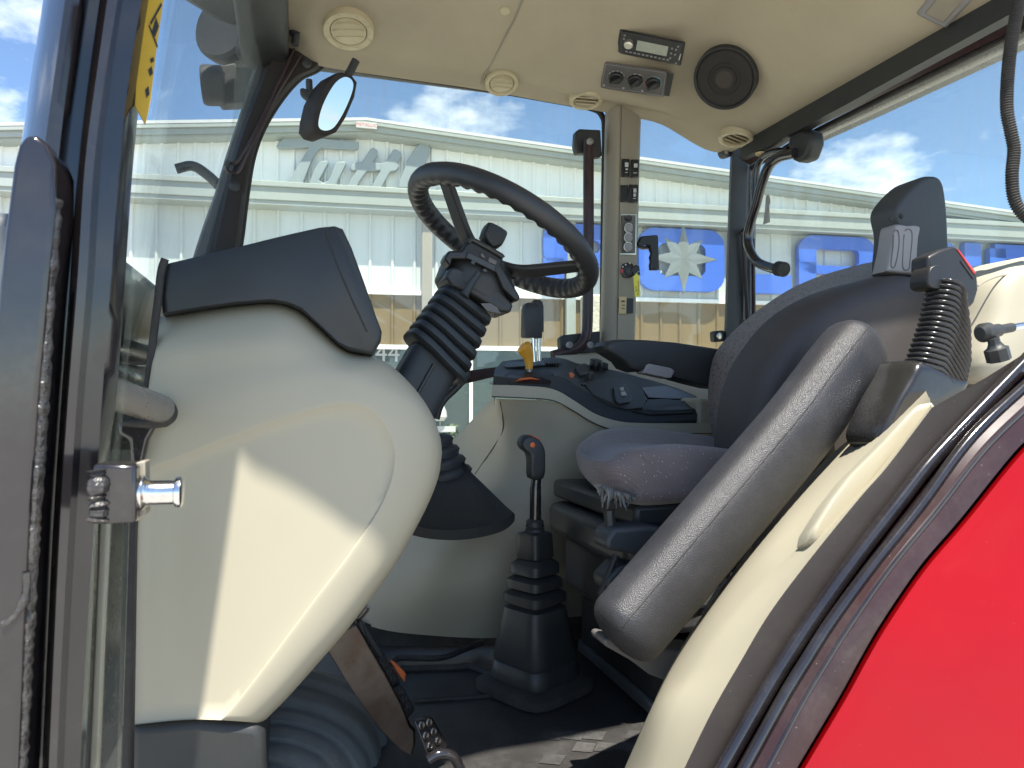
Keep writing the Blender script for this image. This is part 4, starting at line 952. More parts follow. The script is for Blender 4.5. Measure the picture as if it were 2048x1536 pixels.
# round tray with the hitch switch
tray = [(1165, 768), (1190, 762), (1230, 760), (1262, 768), (1284, 782), (1292, 800), (1285, 818), (1250, 822), (1215, 812), (1185, 792)]
patch('tray', tray, 'black', .004, .003)
tr_ = [ct(x, y, .006) for x, y in ((1164, 770), (1190, 762), (1230, 760), (1262, 768), (1284, 786), (1292, 802))]
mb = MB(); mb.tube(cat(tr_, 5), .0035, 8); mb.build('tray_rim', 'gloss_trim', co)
tr2 = [ct(x, y, .003) for x, y in ((1292, 802), (1330, 806), (1392, 808))]
patch('tray_floor', [(1294, 802), (1330, 800), (1376, 806), (1386, 828), (1300, 832), (1262, 824), (1288, 814)], 'dark_face', .003, .003)
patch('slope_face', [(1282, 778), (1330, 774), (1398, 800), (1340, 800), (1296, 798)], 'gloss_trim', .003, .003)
hs = patch('hitch_switch', [(1224, 780), (1248, 772), (1262, 802), (1258, 808), (1236, 814), (1228, 806)], 'dark_face', .006, .006, .002)
patch('switch_symbol', [(1236, 783), (1243, 781), (1244, 788), (1238, 789)], 'white_mark', .0006, .0115, 0); patch('switch_symbol', [(1238, 792), (1246, 790), (1250, 798), (1241, 799)], 'white_mark', .0006, .0115, 0)
patch('warning_dot', [(1137, 748), (1143, 747), (1148, 753), (1144, 757), (1138, 753)], 'orange', .003, .003)
patch('switch_hood', [(1150, 740), (1164, 732), (1180, 738), (1172, 752), (1158, 756)], 'black', .012, .004, .003)
def knob(px, py, r, h, matn='dark_face'):
    p = ct(px, py, .0); mb = MB(); mb.lathe(p, (0.1, -.35, 1), [(r * .8, -.01), (r, h * .3), (r, h * .8), (r * .8, h), (0, h)], 20); return mb.build('dial_knob', matn, co)
knob(1190, 738, .018, .026); knob(1178, 762, .009, .024, 'charcoal'); 
mb = MB(); mb.box(ct(1190, 738) + V((.012, 0, .012)), V((.026, 0, -.006)), V((0, .006, 0)), V((0, 0, .010))); mb.build('dial_pointer', 'black', co, bevel=.003)
# two gripped levers and the amber one
lv = empty('console_levers', ct(1066, 745), co) if False else empty('hydraulic_levers', ct(1066, 745), T)
for px, py0, py1, w, Y, bx_, by in ((1063, 606, 676, 21, 1.67, 1068, 724), (1074, 600, 664, 14, 1.74, 1078, 722)):
    c0, c1 = pY(px, py0, Y), pY(px, py1, Y); r = w / FPX * 1.75
    mb = MB(); mb.lathe(c1, c0 - c1, [(r * .95, 0), (r * 1.0, .004), (r * .98, (c0 - c1).length * .5), (r * .96, (c0 - c1).length * .80), (r * .80, (c0 - c1).length * .94), (r * .5, (c0 - c1).length), (0, (c0 - c1).length)], 24, sq=5, ref=(1, .2, 0), ry=.6); mb.build('lever_grip', 'black', lv)
    mb = MB(); mb.tube([pY(px + 2, py1 - 4, Y), pY(bx_, by, Y)], .0062, 12); mb.build('lever_rod', 'chrome', lv)
ap = cat(PY([(1043, 689), (1050, 698), (1056, 712), (1058, 726), (1058, 738)], 1.66), 5)
mb = MB(); mb.tube(ap, lambda t: .021 * (1 - .55 * sst(t * 1.1)) * (math.sqrt(max(.02, 1 - (1 - min(1, t * 5)) ** 2)) if t < .2 else 1), 16); mb.build('amber_handle', 'amber', lv)
mb = MB(); mb.tube(PY([(1058, 736), (1060, 764)], 1.66), .0075, 10); mb.build('lever_rod', 'steel', lv)
# beige sill under the side windows
s1_ = [(1105, 712), (1150, 706), (1215, 700), (1290, 700), (1380, 704), (1470, 712)]
s2_ = [(1115, 722), (1160, 727), (1220, 738), (1290, 755), (1380, 786), (1470, 830)]
mb = MB(); A, B = cat(PY(s1_, 2.03), 6), cat(PY(s2_, 1.82), 6)
mb.grid([[p + V((0, .02, -.1)) for p in A], A, [a.lerp(b, .5) + V((0, 0, .008)) for a, b in zip(A, B)], B, [p + V((0, .0, -.12)) for p in B]]); mb.build('window_sill', 'beige', co, sharp=60)
ed = PY([(1398, 798), (1420, 795), (1434, 818), (1436, 868), (1395, 866), (1394, 838)], 1.60)
mb = MB(); mb.prism(ed, V((0, .2, 0))); mb.build('console_end', 'beige', co, bevel=.01)

# ---- gear lever on the floor
gl = empty('gear_lever', pZ(1062, 1350, FLOOR), T); GY = 1.40
hd = [(1040, 886), (1046, 874), (1058, 870), (1072, 876), (1082, 884), (1089, 900), (1090, 922), (1087, 956), (1061, 957), (1059, 922), (1055, 906), (1045, 898)]
hdp = [V((p.x, p.y, p.z)) for p in cat(PY(hd, GY - .014), 3, True)]
mb = MB(); mb.puff(hdp, V((0, .022, 0)), .010, 4, edge=.68); mb.build('knob', 'black', gl, sharp=70)
mb = MB(); mb.lathe(pY(1065, 890, GY - .0235), (.1, -1, .1), [(0, -.004), (.0055, -.004), (.0055, .002), (.004, .003), (0, .003)], 16); mb.build('button', 'orange', gl)
mb = MB(); mb.prism(PY([(1056, 869.5), (1062, 869), (1079, 876), (1082, 881), (1072, 877)], GY - .006), V((0, .010, 0))); mb.build('button', 'orange', gl, bevel=.001)
mb = MB(); P = lambda y, x=1072: pY(x, y, GY)
mb.tube(PY([(1073, 955), (1072, 968), (1071, 976), (1071, 1042)], GY), [.0105, .0105, .0118, .0122], 14); mb.build('shaft', 'gloss_black', gl)
mb = MB(); p0 = pY(1070, 1352, GY); zy = lambda y: pY(1070, y, GY).z - p0.z; S = 1.47 / FPX
mb.lathe(p0, (0, 0, 1), [(20 * S, zy(1064)), (19 * S, zy(1058)), (17 * S, zy(1056)), (19 * S, zy(1052)), (17 * S, zy(1047)), (18 * S, zy(1042)), (14 * S, zy(1038))], 24); mb.build('boot_collar', 'black', gl)
mb = MB()
prof = [(78, 1358), (80, 1340), (76, 1318), (74, 1316), (76, 1312), (56, 1212), (44, 1206), (44, 1203), (56, 1200), (57, 1184), (46, 1178), (40, 1176), (50, 1172), (50, 1156), (40, 1150), (34, 1148), (44, 1144), (44, 1126), (34, 1118), (30, 1116), (34, 1112), (31, 1066), (20, 1062)]
mb.lathe(p0, (0, 0, 1), [(r * S * .88, zy(y)) for r, y in prof], 40, sq=6, ref=(math.cos(rad(28)), math.sin(rad(28)), 0)); bt = mb.build('boot', 'black', gl, sharp=50)
mb = MB(); mb.lathe(p0 - V((0, 0, .012)), (0, 0, 1), [(96 * S, -.01), (96 * S, .006), (80 * S, .014)], 40, sq=5, ref=(math.cos(rad(28)), math.sin(rad(28)), 0)); mb.build('boot_base', 'rubber', gl)

# ---- column boot beside the dash
bo = empty('column_boot', pY(930, 1050, 1.5), T)
po = [(850, 940), (880, 900), (905, 905), (935, 935), (985, 985), (1028, 1030), (1024, 1048), (998, 1064), (930, 1078), (860, 1076), (825, 1060), (825, 1000)]
mb = MB(); front = PY([(820, 960), (880, 940), (938, 942), (1018, 1030), (960, 1050), (860, 1052), (800, 1040)], 1.48)
basep = [(790, 1062), (870, 1078), (932, 1079), (1000, 1064), (1024, 1050), (1028, 1030), (1022, 1024), (980, 1046), (930, 1056), (862, 1056), (800, 1040)]
rows = [PY([(800, 1064), (862, 1078), (932, 1079), (998, 1065), (1026, 1046), (1030, 1030)], 1.46), PY([(802, 1040), (862, 1058), (932, 1058), (992, 1046), (1020, 1032), (1028, 1026)], 1.455),
        PY([(815, 1036), (864, 1050), (930, 1050), (985, 1038), (1008, 1022), (1016, 1016)], 1.475), PY([(840, 965), (868, 970), (905, 970), (940, 962), (944, 950), (944, 946)], 1.53), PY([(850, 940), (870, 945), (895, 946), (920, 940), (928, 930), (930, 926)], 1.55)]
rows = [cat(r, 6) for r in rows]; rows = [[p + V((0, .18, .02)) for p in rows[0]]] + rows + [[p + V((0, .16, .03)) for p in rows[-1]]]
mb = MB(); mb.grid(rows); mb.grid([[r[-1] for r in rows], [r[-1] + V((-.03, .16, -.01)) for r in rows]]); mb.build('boot_skirt', 'black', bo, sharp=50)
p0 = pY(885, 955, 1.60); p1 = pY(872, 868, 1.60)
mb = MB(); hl = (p1 - p0).length
pr = [(.066, 0)]
for k in range(4): h = k / 4; r = .066 - .042 * h; pr += [(r, hl * (h + .02)), (r + .004, hl * (h + .10)), (r - .002, hl * (h + .19)), (r - .010, hl * (h + .22))]
mb.lathe(p0, p1 - p0, pr + [(.02, hl)], 28); mb.build('boot_bellows', 'black_soft', bo, sharp=60)
mb = MB(); mb.tube(cat(PY([(934, 742), (930, 756), (910, 778), (892, 795), (880, 812), (872, 838)], 1.42), 6), .0075, 10); mb.build('cable_loop', 'black', bo)

# ---- dashboard
da = empty('dashboard', pY(600, 1000, 1.2), T)
O1 = [(322, 524), (450, 494), (560, 467), (640, 449), (672, 446), (688, 452), (706, 490), (735, 570), (756, 630), (768, 662), (766, 682), (752, 708), (735, 706), (704, 701), (682, 690), (640, 650), (604, 617), (574, 604), (540, 598), (470, 603), (400, 612), (318, 626), (313, 590)]
cow = PY(O1, 1.035)
mb = MB()
fr0 = [pY(x, y, .985) for x, y in O1]
c = sum(fr0, V()) / len(fr0); c.y = .985
ext = []
for t, dy, s in ((0, .0, .93), (.3, .004, .965), (.7, .016, .99), (1, .04, 1.0)): ext.append([c + (p - c) * s + V((0, dy - .012 * 0, 0)) for p in fr0])
ext.append([p + V((0, .52, 0)) for p in ext[-1]])
c2 = sum(ext[0], V()) / len(ext[0])
mb.grid(ext, cv=True); o_ = len(mb.v); mb.add(ext[0], [list(range(len(ext[0])))]); mb.add(ext[-1], [list(range(len(ext[0])))])
mb.build('cowl', 'black_soft', da, sharp=60)
cw = tree_of(mb.v, mb.f)
mb = MB(); mb.tube(cat(PY([(652, 462), (657, 478), (668, 512), (688, 562), (708, 608), (726, 646), (734, 664)], .9852), 6), .0014, 6); mb.build('cowl_seam', 'ink', da)
# beige side panel with raised crease
def seg(pts, n): return resamp(cat([V((x, y, 0)) for x, y in pts], 8), n)
OUT = [[(318, 634), (400, 620), (480, 610), (545, 605), (576, 611), (604, 624), (645, 660), (684, 696), (706, 706), (750, 714), (790, 738), (830, 778), (862, 825), (880, 872), (884, 905)],
       [(884, 905), (878, 950), (860, 1000), (830, 1060), (790, 1130), (740, 1200), (690, 1265), (640, 1322), (580, 1390), (525, 1446)],
       [(525, 1446), (480, 1440), (420, 1436), (340, 1440), (264, 1450)], [(264, 1450), (268, 1300), (272, 1100), (283, 950), (297, 760), (308, 665), (318, 634)]]
CRE = [[(289, 946), (370, 912), (450, 880), (540, 846), (610, 824), (660, 812), (700, 808), (735, 818), (765, 845), (784, 880), (790, 912)],
       [(790, 912), (784, 955), (765, 1005), (735, 1055), (690, 1120), (640, 1185), (580, 1265), (520, 1345), (465, 1415), (440, 1440)],
       [(440, 1440), (400, 1439), (350, 1441), (264, 1450)], [(264, 1450), (268, 1320), (272, 1200), (276, 1090), (282, 1010), (289, 946)]]
NS_ = (50, 40, 10, 24)
def loop(S): 
    o = []
    for s, n in zip(S, NS_): o += seg(s, n + 1)[:-1]
    return o
lo_, lc_ = loop(OUT), loop(CRE)
def dashY(x, y):
    yl = 695 - .09 * (x - 300) if x < 560 else 672 + .45 * (x - 560)
    y2 = 775 - .13 * (x - 330)
    return .955 + .030 * ((x - 560) / 300) ** 2 * (1 if x > 560 else .3) + .016 * sst((yl - y + 20) / 80) + .006 * sst((y2 - y + 20) / 50)
rows = []
def lp(t): return [a.lerp(b, t) for a, b in zip(lo_, lc_)]
yc = lambda i: 1.0
pxrows = [(0, .085), (0, .056), (.02, .040), (.05, .030), (.09, .0235), (.14, .0185), (.20, .0145), (.26, .0118), (.32, .0096), (.40, .0074), (.50, .0054), (.60, .0038), (.70, .0026), (.80, .0016), (.90, .0010), (.97, .0008), (1.0, .0012)]
for t, dy in pxrows: rows.append([pY(p.x, p.y, dashY(p.x, p.y) + dy) for p in lp(t)])
cc_ = sum(lc_, V()) / len(lc_)
cc_ = V((520, 1120, 0))
for k in range(0, 9):
    s = 1 - k / 8.5; dy = .0042
    if k == 0: s = .990; dy = .0036
    rows.append([pY(q.x, q.y, dashY(q.x, q.y) + dy) for q in [cc_ + (p - cc_) * s for p in lc_]])
mb = MB(); mb.grid(rows, cv=True); mb.add(rows[-1], [list(range(len(rows[-1])))])
mb.grid([rows[0], [p + V((0, .02, 0)) for p in rows[0]]], cv=True)
mb.build('side_panel', 'beige', da, sharp=75)
# body of the dash behind the side panel
core = [pY(p.x, p.y, 1.045) for p in lo_]; c = sum(core, V()) / len(core); core = [c + (p - c) * .985 for p in core]
mb = MB(); mb.prism(core, V((0, .50, 0))); mb.build('dash_core', 'beige', da)
mb = MB(); mb.tube(cat(PY([(330, 518), (322, 545), (316, 600), (306, 680), (296, 770), (286, 900), (276, 1020), (270, 1150), (266, 1300), (262, 1460)], .985), 5), .0048, 10); mb.build('edge_seal', 'rubber', da)
mb = MB(); mb.prism(PY([(258, 1452), (400, 1440), (520, 1450), (530, 1470), (535, 1640), (250, 1640)], .965), V((0, .25, 0))); mb.build('lower_cover', 'black', da, bevel=.012, bseg=3)
# steel tube passing through a rubber boot into the panel
tu = empty('cross_tube', pY(290, 805, .9), T)
mb = MB(); mb.tube([pY(190, 775, .80), pY(320, 818, .948)], .0175, 18); mb.build('tube', 'grey_tube', tu)
mb = MB(); q = [pY(x, y, .944) for x, y in ((296, 792), (322, 793), (343, 803), (353, 821), (349, 841), (331, 854), (300, 858), (240, 852), (240, 838), (296, 838))]; mb.prism(q, V((0, .02, 0))); mb.build('rubber_boot', 'rubber', tu, bevel=.005)
mb = MB(); mb.prism(PY([(236, 845), (312, 850), (296, 880), (285, 930), (262, 930), (258, 880), (236, 868)], .95), V((0, .03, 0))); mb.build('tube_bracket', 'gloss_black', tu, bevel=.004)
# side pane strip and seals between post and dash
lw = empty('lower_side_pane', pY(225, 1250, .80), T)
mb = MB(); mb.prism(PY([(208, 900), (262, 900), (240, 1600), (180, 1600)], .80), V((0, .004, 0))); mb.build('pane', 'glass', lw)
mb = MB(); mb.prism(PY([(246, 1035), (270, 1035), (262, 1560), (232, 1560)], .90), V((0, .02, 0))); mb.build('pane_seal', 'rubber', lw, bevel=.004)
mb = MB(); mb.prism(PY([(198, 1040), (218, 1040), (206, 1300), (196, 1560), (176, 1560)], .74), V((0, .01, 0))); mb.build('pane_reflection', 'taupe', lw, bevel=.002)  # beige reflection in the glass edge, built as a solid strip

# ---- steering wheel and column
WC = V((.391, 1.345, CZ + .32)); tl, yw = rad(29.4), rad(3.9)
AX = V((math.sin(tl) * math.cos(yw), math.sin(tl) * math.sin(yw), math.cos(tl))); WU = V((-math.sin(yw), math.cos(yw), 0)); WV = AX.cross(WU)   # WU away, WV forward
wh = empty('steering_wheel', WC - AX * .06, T)
R0 = .188; rows = []
for i in range(300):
    f = 2 * math.pi * i / 300; er = WU * math.cos(f) + WV * math.sin(f); row = []
    for k in range(18):
        p = 2 * math.pi * k / 18; dn = max(0, math.cos(p - rad(215))) ** 2
        r = .0208 * (1 - .30 * dn * (.5 + .5 * math.cos(f * 46)))
        row.append(WC + er * (R0 + r * math.cos(p)) + AX * r * math.sin(p))
    rows.append(row)
mb = MB(); mb.grid(rows, cu=True, cv=True); mb.build('rim', 'rim_rubber', wh, sharp=80)
for f0 in (2.25, 2.4):
    pass
def wpt(f, r, d): return WC + (WU * math.cos(f) + WV * math.sin(f)) * r - AX * d
def pix(p): q = p - CAM; d = q.dot(FW); return 1024 + FPX * q.dot(RT) / d, 768 - FPX * q.dot(UP) / d
def rim_angle(px, py):
    return min((2 * math.pi * k / 720 for k in range(720)), key=lambda f: (pix(wpt(f, R0 - .01, .006))[0] - px) ** 2 + (pix(wpt(f, R0 - .01, .006))[1] - py) ** 2)
hub_d = .062
for (px, py) in ((890, 362), (1168, 530), (1000, 585)):
    f = rim_angle(px, py); er = WU * math.cos(f) + WV * math.sin(f); et = AX.cross(er)
    path = cat([wpt(f, .03, hub_d), wpt(f, .075, hub_d - .006), wpt(f, .13, .030), wpt(f, .165, .012), wpt(f, .186, .004)], 6); rows = []
    for i, p in enumerate(path):
        t = i / (len(path) - 1); wdt = .021 - .006 * t; th = .0065
        tn = (path[min(i + 1, len(path) - 1)] - path[max(0, i - 1)]).normalized(); nn = tn.cross(et)
        rows.append([p + et * a * wdt + nn * b * th for a, b in ((-1, -.4), (-.8, 1), (.8, 1), (1, -.4), (.8, -1), (-.8, -1))])
    mb = MB(); mb.grid(rows, cv=True, cap=True); mb.build('spoke', 'black', wh, bevel=.002)
for f in (rim_angle(868, 348), rim_angle(1196, 520)):
    for df in (-.035, .035):
        mb = MB(); er = WU * math.cos(f + df) + WV * math.sin(f + df)
        mb.tube([WC + er * (R0 + .0203 * math.cos(p)) + AX * .0203 * math.sin(p) for p in [k * 2 * math.pi / 20 for k in range(15)]], .0011, 6); mb.build('rim_seam', 'ink', wh)
mb = MB(); mb.lathe(WC - AX * (hub_d + .02), AX, [(.050, -.03), (.056, -.01), (.056, .012), (.050, .022), (.036, .028), (0, .030)], 36); mb.build('hub', 'black', wh)
mb = MB(); mb.lathe(WC - AX * (hub_d - .002), AX, [(.030, 0), (.030, .008), (0, .010)], 30); mb.build('horn_cap', 'black_soft', wh)

sc_ = empty('steering_column', WC - AX * .3, T)
cxy = lambda d: WC - AX * d
mb = MB(); mb.lathe(cxy(.098), AX, [(.058, -.055), (.070, -.045), (.074, -.02), (.074, .0), (.066, .012), (.03, .014)], 36, sq=3, ref=WV, rx=1.0); mb.build('switch_drum', 'black', sc_, bevel=.002)
mb = MB(); A = zoomp = lambda pts: [(860 + x / 8.533, 420 + y / 8.533) for x, y in pts]
hs_ = A([(250, 810), (320, 690), (540, 690), (610, 600), (660, 515), (700, 490), (750, 490), (1200, 740), (1260, 810), (1215, 940), (1480, 1370), (1550, 1490), (1490, 1570), (1240, 1330), (1130, 1060), (620, 835), (380, 830), (350, 960), (270, 850)])
mb.prism(PY(hs_, 1.255), V((.0, .05, 0))); mb.build('switch_housing', 'dark_face', sc_, bevel=.004, bseg=3)
mb = MB(); mb.prism(PY(A([(650, 640), (720, 600), (1160, 830), (1120, 1040), (1090, 1050), (600, 810)]), 1.254), V((0, .006, 0))); mb.build('housing_window', 'ink', sc_)
mb = MB(); mb.prism(PY(A([(660, 720), (1125, 950), (1100, 1045), (615, 805)]), 1.251), V((0, .008, 0))); mb.prism(PY(A([(720, 850), (790, 880), (750, 940), (690, 900)]), 1.251), V((0, .008, 0))); mb.prism(PY(A([(920, 990), (985, 1020), (960, 1070), (895, 1035)]), 1.251), V((0, .008, 0))); mb.build('latch_bar', 'charcoal', sc_, bevel=.001)
mb = MB(); mb.prism(PY(A([(870, 740), (900, 740), (940, 790), (930, 830), (870, 790)]), 1.2505), V((0, .006, 0))); mb.prism(PY(A([(1010, 800), (1150, 870), (1120, 940), (990, 880)]), 1.2515), V((0, .006, 0))); mb.build('latch_tooth', 'panel_grey', sc_, bevel=.0008)
mb = MB(); fo = PY(A([(655, 560), (690, 515), (750, 515), (1190, 760), (1240, 815)]), 1.25); mb.tube(cat(fo, 4), .0045, 8); mb.build('housing_bead', 'black', sc_)
mb = MB(); kb = A([(945, 290), (990, 215), (1040, 220), (1180, 290), (1300, 370), (1315, 420), (1270, 530), (1220, 610), (1130, 640), (1050, 660), (960, 560), (900, 430)]); mb.puff(PY(kb, 1.30), V((0, .03, 0)), .010, 3, edge=.80); mb.build('tilt_knob', 'black', sc_, sharp=40)
mb = MB(); mb.tube(cat([pY(862 + 95, 546, 1.24), pY(943, 566, 1.235), pY(928, 592, 1.23)], 4), [.0065] * 4 + [.0075] * 4 + [.0105], 12, flat=.7); mb.build('indicator_stalk', 'black_soft', sc_)
mb = MB(); dr = A([(260, 1140), (350, 960), (480, 970), (800, 1090), (1150, 1290), (1400, 1560), (1420, 1640), (1380, 1760), (1200, 1730), (700, 1420), (380, 1300)]); mb.prism(PY(dr, 1.272), V((0, .10, 0))); mb.build('column_collar', 'black', sc_, bevel=.006, bseg=3)
mb = MB(); mb.prism(PY([(961, 607), (980, 606), (995, 615), (1000, 626), (975, 622)], 1.270), V((0, .001, 0))); mb.build('sticker', 'panel_grey', sc_)
# bellows: rounded-square folds, slightly fanned
pr = []; d0, d1 = .158, .292; nf = 6
rows = []
def sqring(d, r, ry=1., tilt=0., n=36):
    c = cxy(d); out = []
    for k in range(n):
        t = 2 * math.pi * k / n; x, y = math.cos(t), math.sin(t); q = (abs(x) ** 5 + abs(y) ** 5) ** -.2
        out.append(c + WV * x * r * q + WU * y * r * ry * q - AX * (x * r * tilt))
    return out
for k in range(nf):
    h = k / nf; d = d0 + (d1 - d0) * h; r = .055 + .013 * h; dd = (d1 - d0) / nf; tlt = -.10 - .22 * h
    for fr_, dr_ in ((.0, -.011), (.10, -.002), (.22, 0), (.62, 0.001), (.78, -.003), (.88, -.012)): rows.append(sqring(d + dd * fr_, r + dr_, 1.0, tlt))
mb = MB(); mb.grid(rows, cv=True, cap=True); mb.build('bellows', 'black_soft', sc_, sharp=45)
mb = MB(); mb.grid([sqring(.278, .048, .9), sqring(.285, .050, .9), sqring(.36, .051, .9), sqring(.62, .060, .9)], cv=True, cap=True); mb.build('column_shroud', 'black_soft', sc_, sharp=45)
mb = MB(); q = [cxy(d) - WU * .047 + WV * .004 for d in (.30, .38, .55)]; mb.tube(q, .0035, 6); mb.build('shroud_rib', 'black', sc_)

# ---- pedals
pe = empty('clutch_pedal', pY(760, 1400, 1.15), T)
mb = MB(); mb.prism(PY([(655, 1302), (686, 1262), (712, 1250), (735, 1290), (770, 1350), (800, 1408), (818, 1452), (828, 1462), (828, 1490), (822, 1512), (800, 1500), (760, 1460), (730, 1420), (700, 1376)], 1.14), V((.004, .006, 0))); mb.build('pedal_arm', 'pedal_steel', pe, bevel=.0015)
def pad(pts, Y, matn, bump, parent, nm='pedal_pad'):
    q = PY(pts, Y); q[1].y += .02; q[2].y += .02
    mb = MB(); mb.prism(q, V((.004, .008, -.008))); mb.build(nm, matn, parent, bevel=.003)
    for i in range(3):
        for j in range(2):
            u, v = .28 + .42 * j, .2 + .28 * i; p = q[0].lerp(q[1], u).lerp(q[3].lerp(q[2], u), v); n = (q[1] - q[0]).cross(q[3] - q[0]).normalized()
            if n.dot(CAM - p) < 0: n = -n
            mb = MB(); mb.lathe(p, n, [(.0065, -.002), (.0065, .0015), (.005, .0025), (.0035, .002), (.003, .001), (0, .001)], 14); mb.build('pad_stud', bump, parent)
pad([(826, 1438), (866, 1440), (900, 1500), (856, 1518)], 1.12, 'gloss_black', 'steel', pe)
mb = MB(); mb.tube(cat(PY([(856, 1520), (878, 1508), (905, 1512), (922, 1540)], 1.11), 5), .008, 10); mb.build('pad_lip', 'gloss_black', pe)
for nm, pts, Y in (('brake_pedal', [(742, 1310), (776, 1326), (802, 1372), (772, 1380)], 1.26), ('brake_pedal', [(776, 1382), (806, 1376), (832, 1425), (808, 1440)], 1.24)):
    bp_ = empty(nm, pY(*pts[0], Y), T); pad(pts, Y, 'black', 'rubber', bp_)
    mb = MB(); mb.tube([pY(pts[2][0] - 12, pts[2][1] - 6, Y + .05), pY(pts[0][0] - 20, pts[0][1] - 60, Y + .05)], .009, 8); mb.build('pedal_arm', 'black', bp_)
mb = MB(); mb.prism(PY([(780, 1322), (790, 1326), (812, 1348), (810, 1366), (798, 1352)], 1.29), V((0, .01, 0))); mb.build('reflector_tab', 'orange', T, bevel=.002)
mb = MB(); mb.tube(cat(PY([(714, 1234), (732, 1214), (736, 1220), (716, 1244)], 1.2), 4), .0025, 8); mb.build('spring_wire', 'steel', T)
mb = MB(); mb.prism(PY([(712, 1246), (724, 1240), (734, 1272), (722, 1282)], 1.19), V((0, .02, 0))); mb.build('pedal_bracket', 'black', T, bevel=.003)

# ---- the seat
se = empty('operator_seat', (.75, 1.3, FLOOR), T)
# cushion: sections across the seat, each a rounded slab outline in X-Z
def cushion_row(Y):
    u = (Y - 1.315) / .235; side = abs(u); x0 = .478 + .30 * max(0, Y - 1.10) + .03 * side ** 3; x1 = 1.0
    e = max(0., (side - .78) / .22); ins = .055 * (1 - math.sqrt(max(0, 1 - e * e)))
    top = CZ - .082 - .026 * (1 - side ** 2.2) + (.012 if u > .5 else 0); bot = CZ - .188
    o = []
    prof = [(x1, bot + .02), (x0 + .13, bot), (x0 + .055, bot + .004), (x0 + .018, bot + .022), (x0 + .002, bot + .052), (x0 + .004, bot + .076), (x0 + .022, top - .012), (x0 + .06, top + .004), (x0 + .13, top + .010), (x0 + .22, top + .002), (x0 + .32, top - .012), (x1, top - .02)]
    mz = (top + bot) / 2
    for x, z in prof: o.append(V((x + (ins if x < x0 + .05 else 0), Y, mz + (z - mz) * (1 - ins * 9))))
    return cat(o, 4)
mb = MB(); Yk = [1.08, 1.083, 1.092, 1.11, 1.14, 1.18, 1.24, 1.315, 1.39, 1.45, 1.49, 1.52, 1.54, 1.547, 1.55]
rows = [cushion_row(y) for y in Yk]; mb.grid(rows, cap=True); mb.build('seat_cushion', 'fabric', se, sharp=80)
mb = MB(); mb.bx(.56, 1.0, 1.11, 1.52, CZ - .225, CZ - .185); mb.build('cushion_pan', 'black', se, bevel=.01)
# backrest: loft from near outline to far outline
bn_ = [(1470, 1040), (1466, 960), (1468, 880), (1476, 800), (1500, 730), (1550, 655), (1610, 604), (1690, 572), (1770, 552), (1826, 560), (1840, 600), (1800, 720), (1730, 880), (1640, 1010), (1540, 1060)]
bf_ = [(1470, 980), (1440, 900), (1424, 830), (1424, 770), (1438, 705), (1480, 655), (1540, 606), (1610, 564), (1690, 537), (1768, 521), (1830, 530), (1850, 580), (1800, 700), (1700, 860), (1580, 980)]
rws = []
A_, B_ = cat(PY(bn_, 1.17), 4, True), cat(PY(bf_, 1.47), 4, True)
ca, cb = sum(A_, V()) / len(A_), sum(B_, V()) / len(B_)
rws.append([ca + (p - ca) * .93 + V((0, -.01, 0)) for p in A_]); rws.append(A_)
for t in (.2, .45, .7): rws.append([a.lerp(b, t) + V((.010 * math.sin(math.pi * t), 0, -.006 * math.sin(math.pi * t))) for a, b in zip(A_, B_)])
rws.append(B_)
for s, dy in ((.985, .02), (.95, .035), (.88, .045)): rws.append([cb + (p - cb) * s + V((0, dy, 0)) for p in B_])
mb = MB(); mb.grid(rws, cv=True, cap=True); mb.build('backrest', 'fabric_dark', se, sharp=70)
bo_ = [(1452, 1050), (1462, 950), (1466, 880), (1474, 815), (1490, 755), (1516, 705), (1560, 648), (1615, 605), (1685, 573), (1770, 552), (1825, 555), (1846, 566), (1849, 592), (1838, 650), (1812, 722), (1770, 810), (1700, 920), (1630, 1010), (1560, 1070), (1490, 1090)]
mb = MB(); bo3 = cat(PY(bo_, 1.13), 4, True); mb.puff(bo3, V((.0, .06, 0)), .055, 8, ex=2.0, edge=.72); mb.build('side_bolster', 'leather_soft', se, sharp=85)
# near armrest: long padded capsule, tipped up
cl = cat([pY(x, y, Y) for x, y, Y in ((1704, 704, .98), (1672, 748, .965), (1600, 848, .95), (1500, 968, .945), (1400, 1085, .94), (1310, 1190, .935), (1256, 1252, .93))], 8)
rows = []; m = len(cl)
lens = [0]
for a, b in zip(cl, cl[1:]): lens.append(lens[-1] + (b - a).length)
for i, p in enumerate(cl):
    t = (cl[min(i + 1, m - 1)] - cl[max(i - 1, 0)]).normalized(); dep = V((0, 1, 0)); dep = (dep - t * dep.dot(t)).normalized(); side = t.cross(dep)
    w_ = .0555 + .003 * math.sin(math.pi * i / m); dpt = .050
    rows.append((p, side, dep, w_, dpt, t))
def caps(i, sgn, L_=.040):
    p, side, dep, w_, d_, t = rows[i]; o = []
    for k in range(1, 9):
        a = math.pi / 2 * k / 8; o.append((p + t * sgn * L_ * math.sin(a), side, dep, max(.001, w_ * math.cos(a) ** .62), max(.001, d_ * math.cos(a) ** .62), t))
    return o
rows = caps(0, -1)[::-1] + rows + caps(-1, 1, .030)
def sup(p, s, d, w_, h_, n=32, e=2.35):
    o = []
    for k in range(n):
        t = 2 * math.pi * k / n; x, y = math.cos(t), math.sin(t); q = (abs(x) ** e + abs(y) ** e) ** (-1 / e); o.append(p + s * x * q * w_ + d * y * q * h_)
    return o
near_arm = [sup(p, s, d, w_, h_) for p, s, d, w_, h_, t in rows]
mb = MB(); mb.grid(near_arm, cv=True, cap=True); ar = mb.build('armrest', 'leather', se, sharp=85, label='large padded grey armrest nearest the door')
k_ = 21
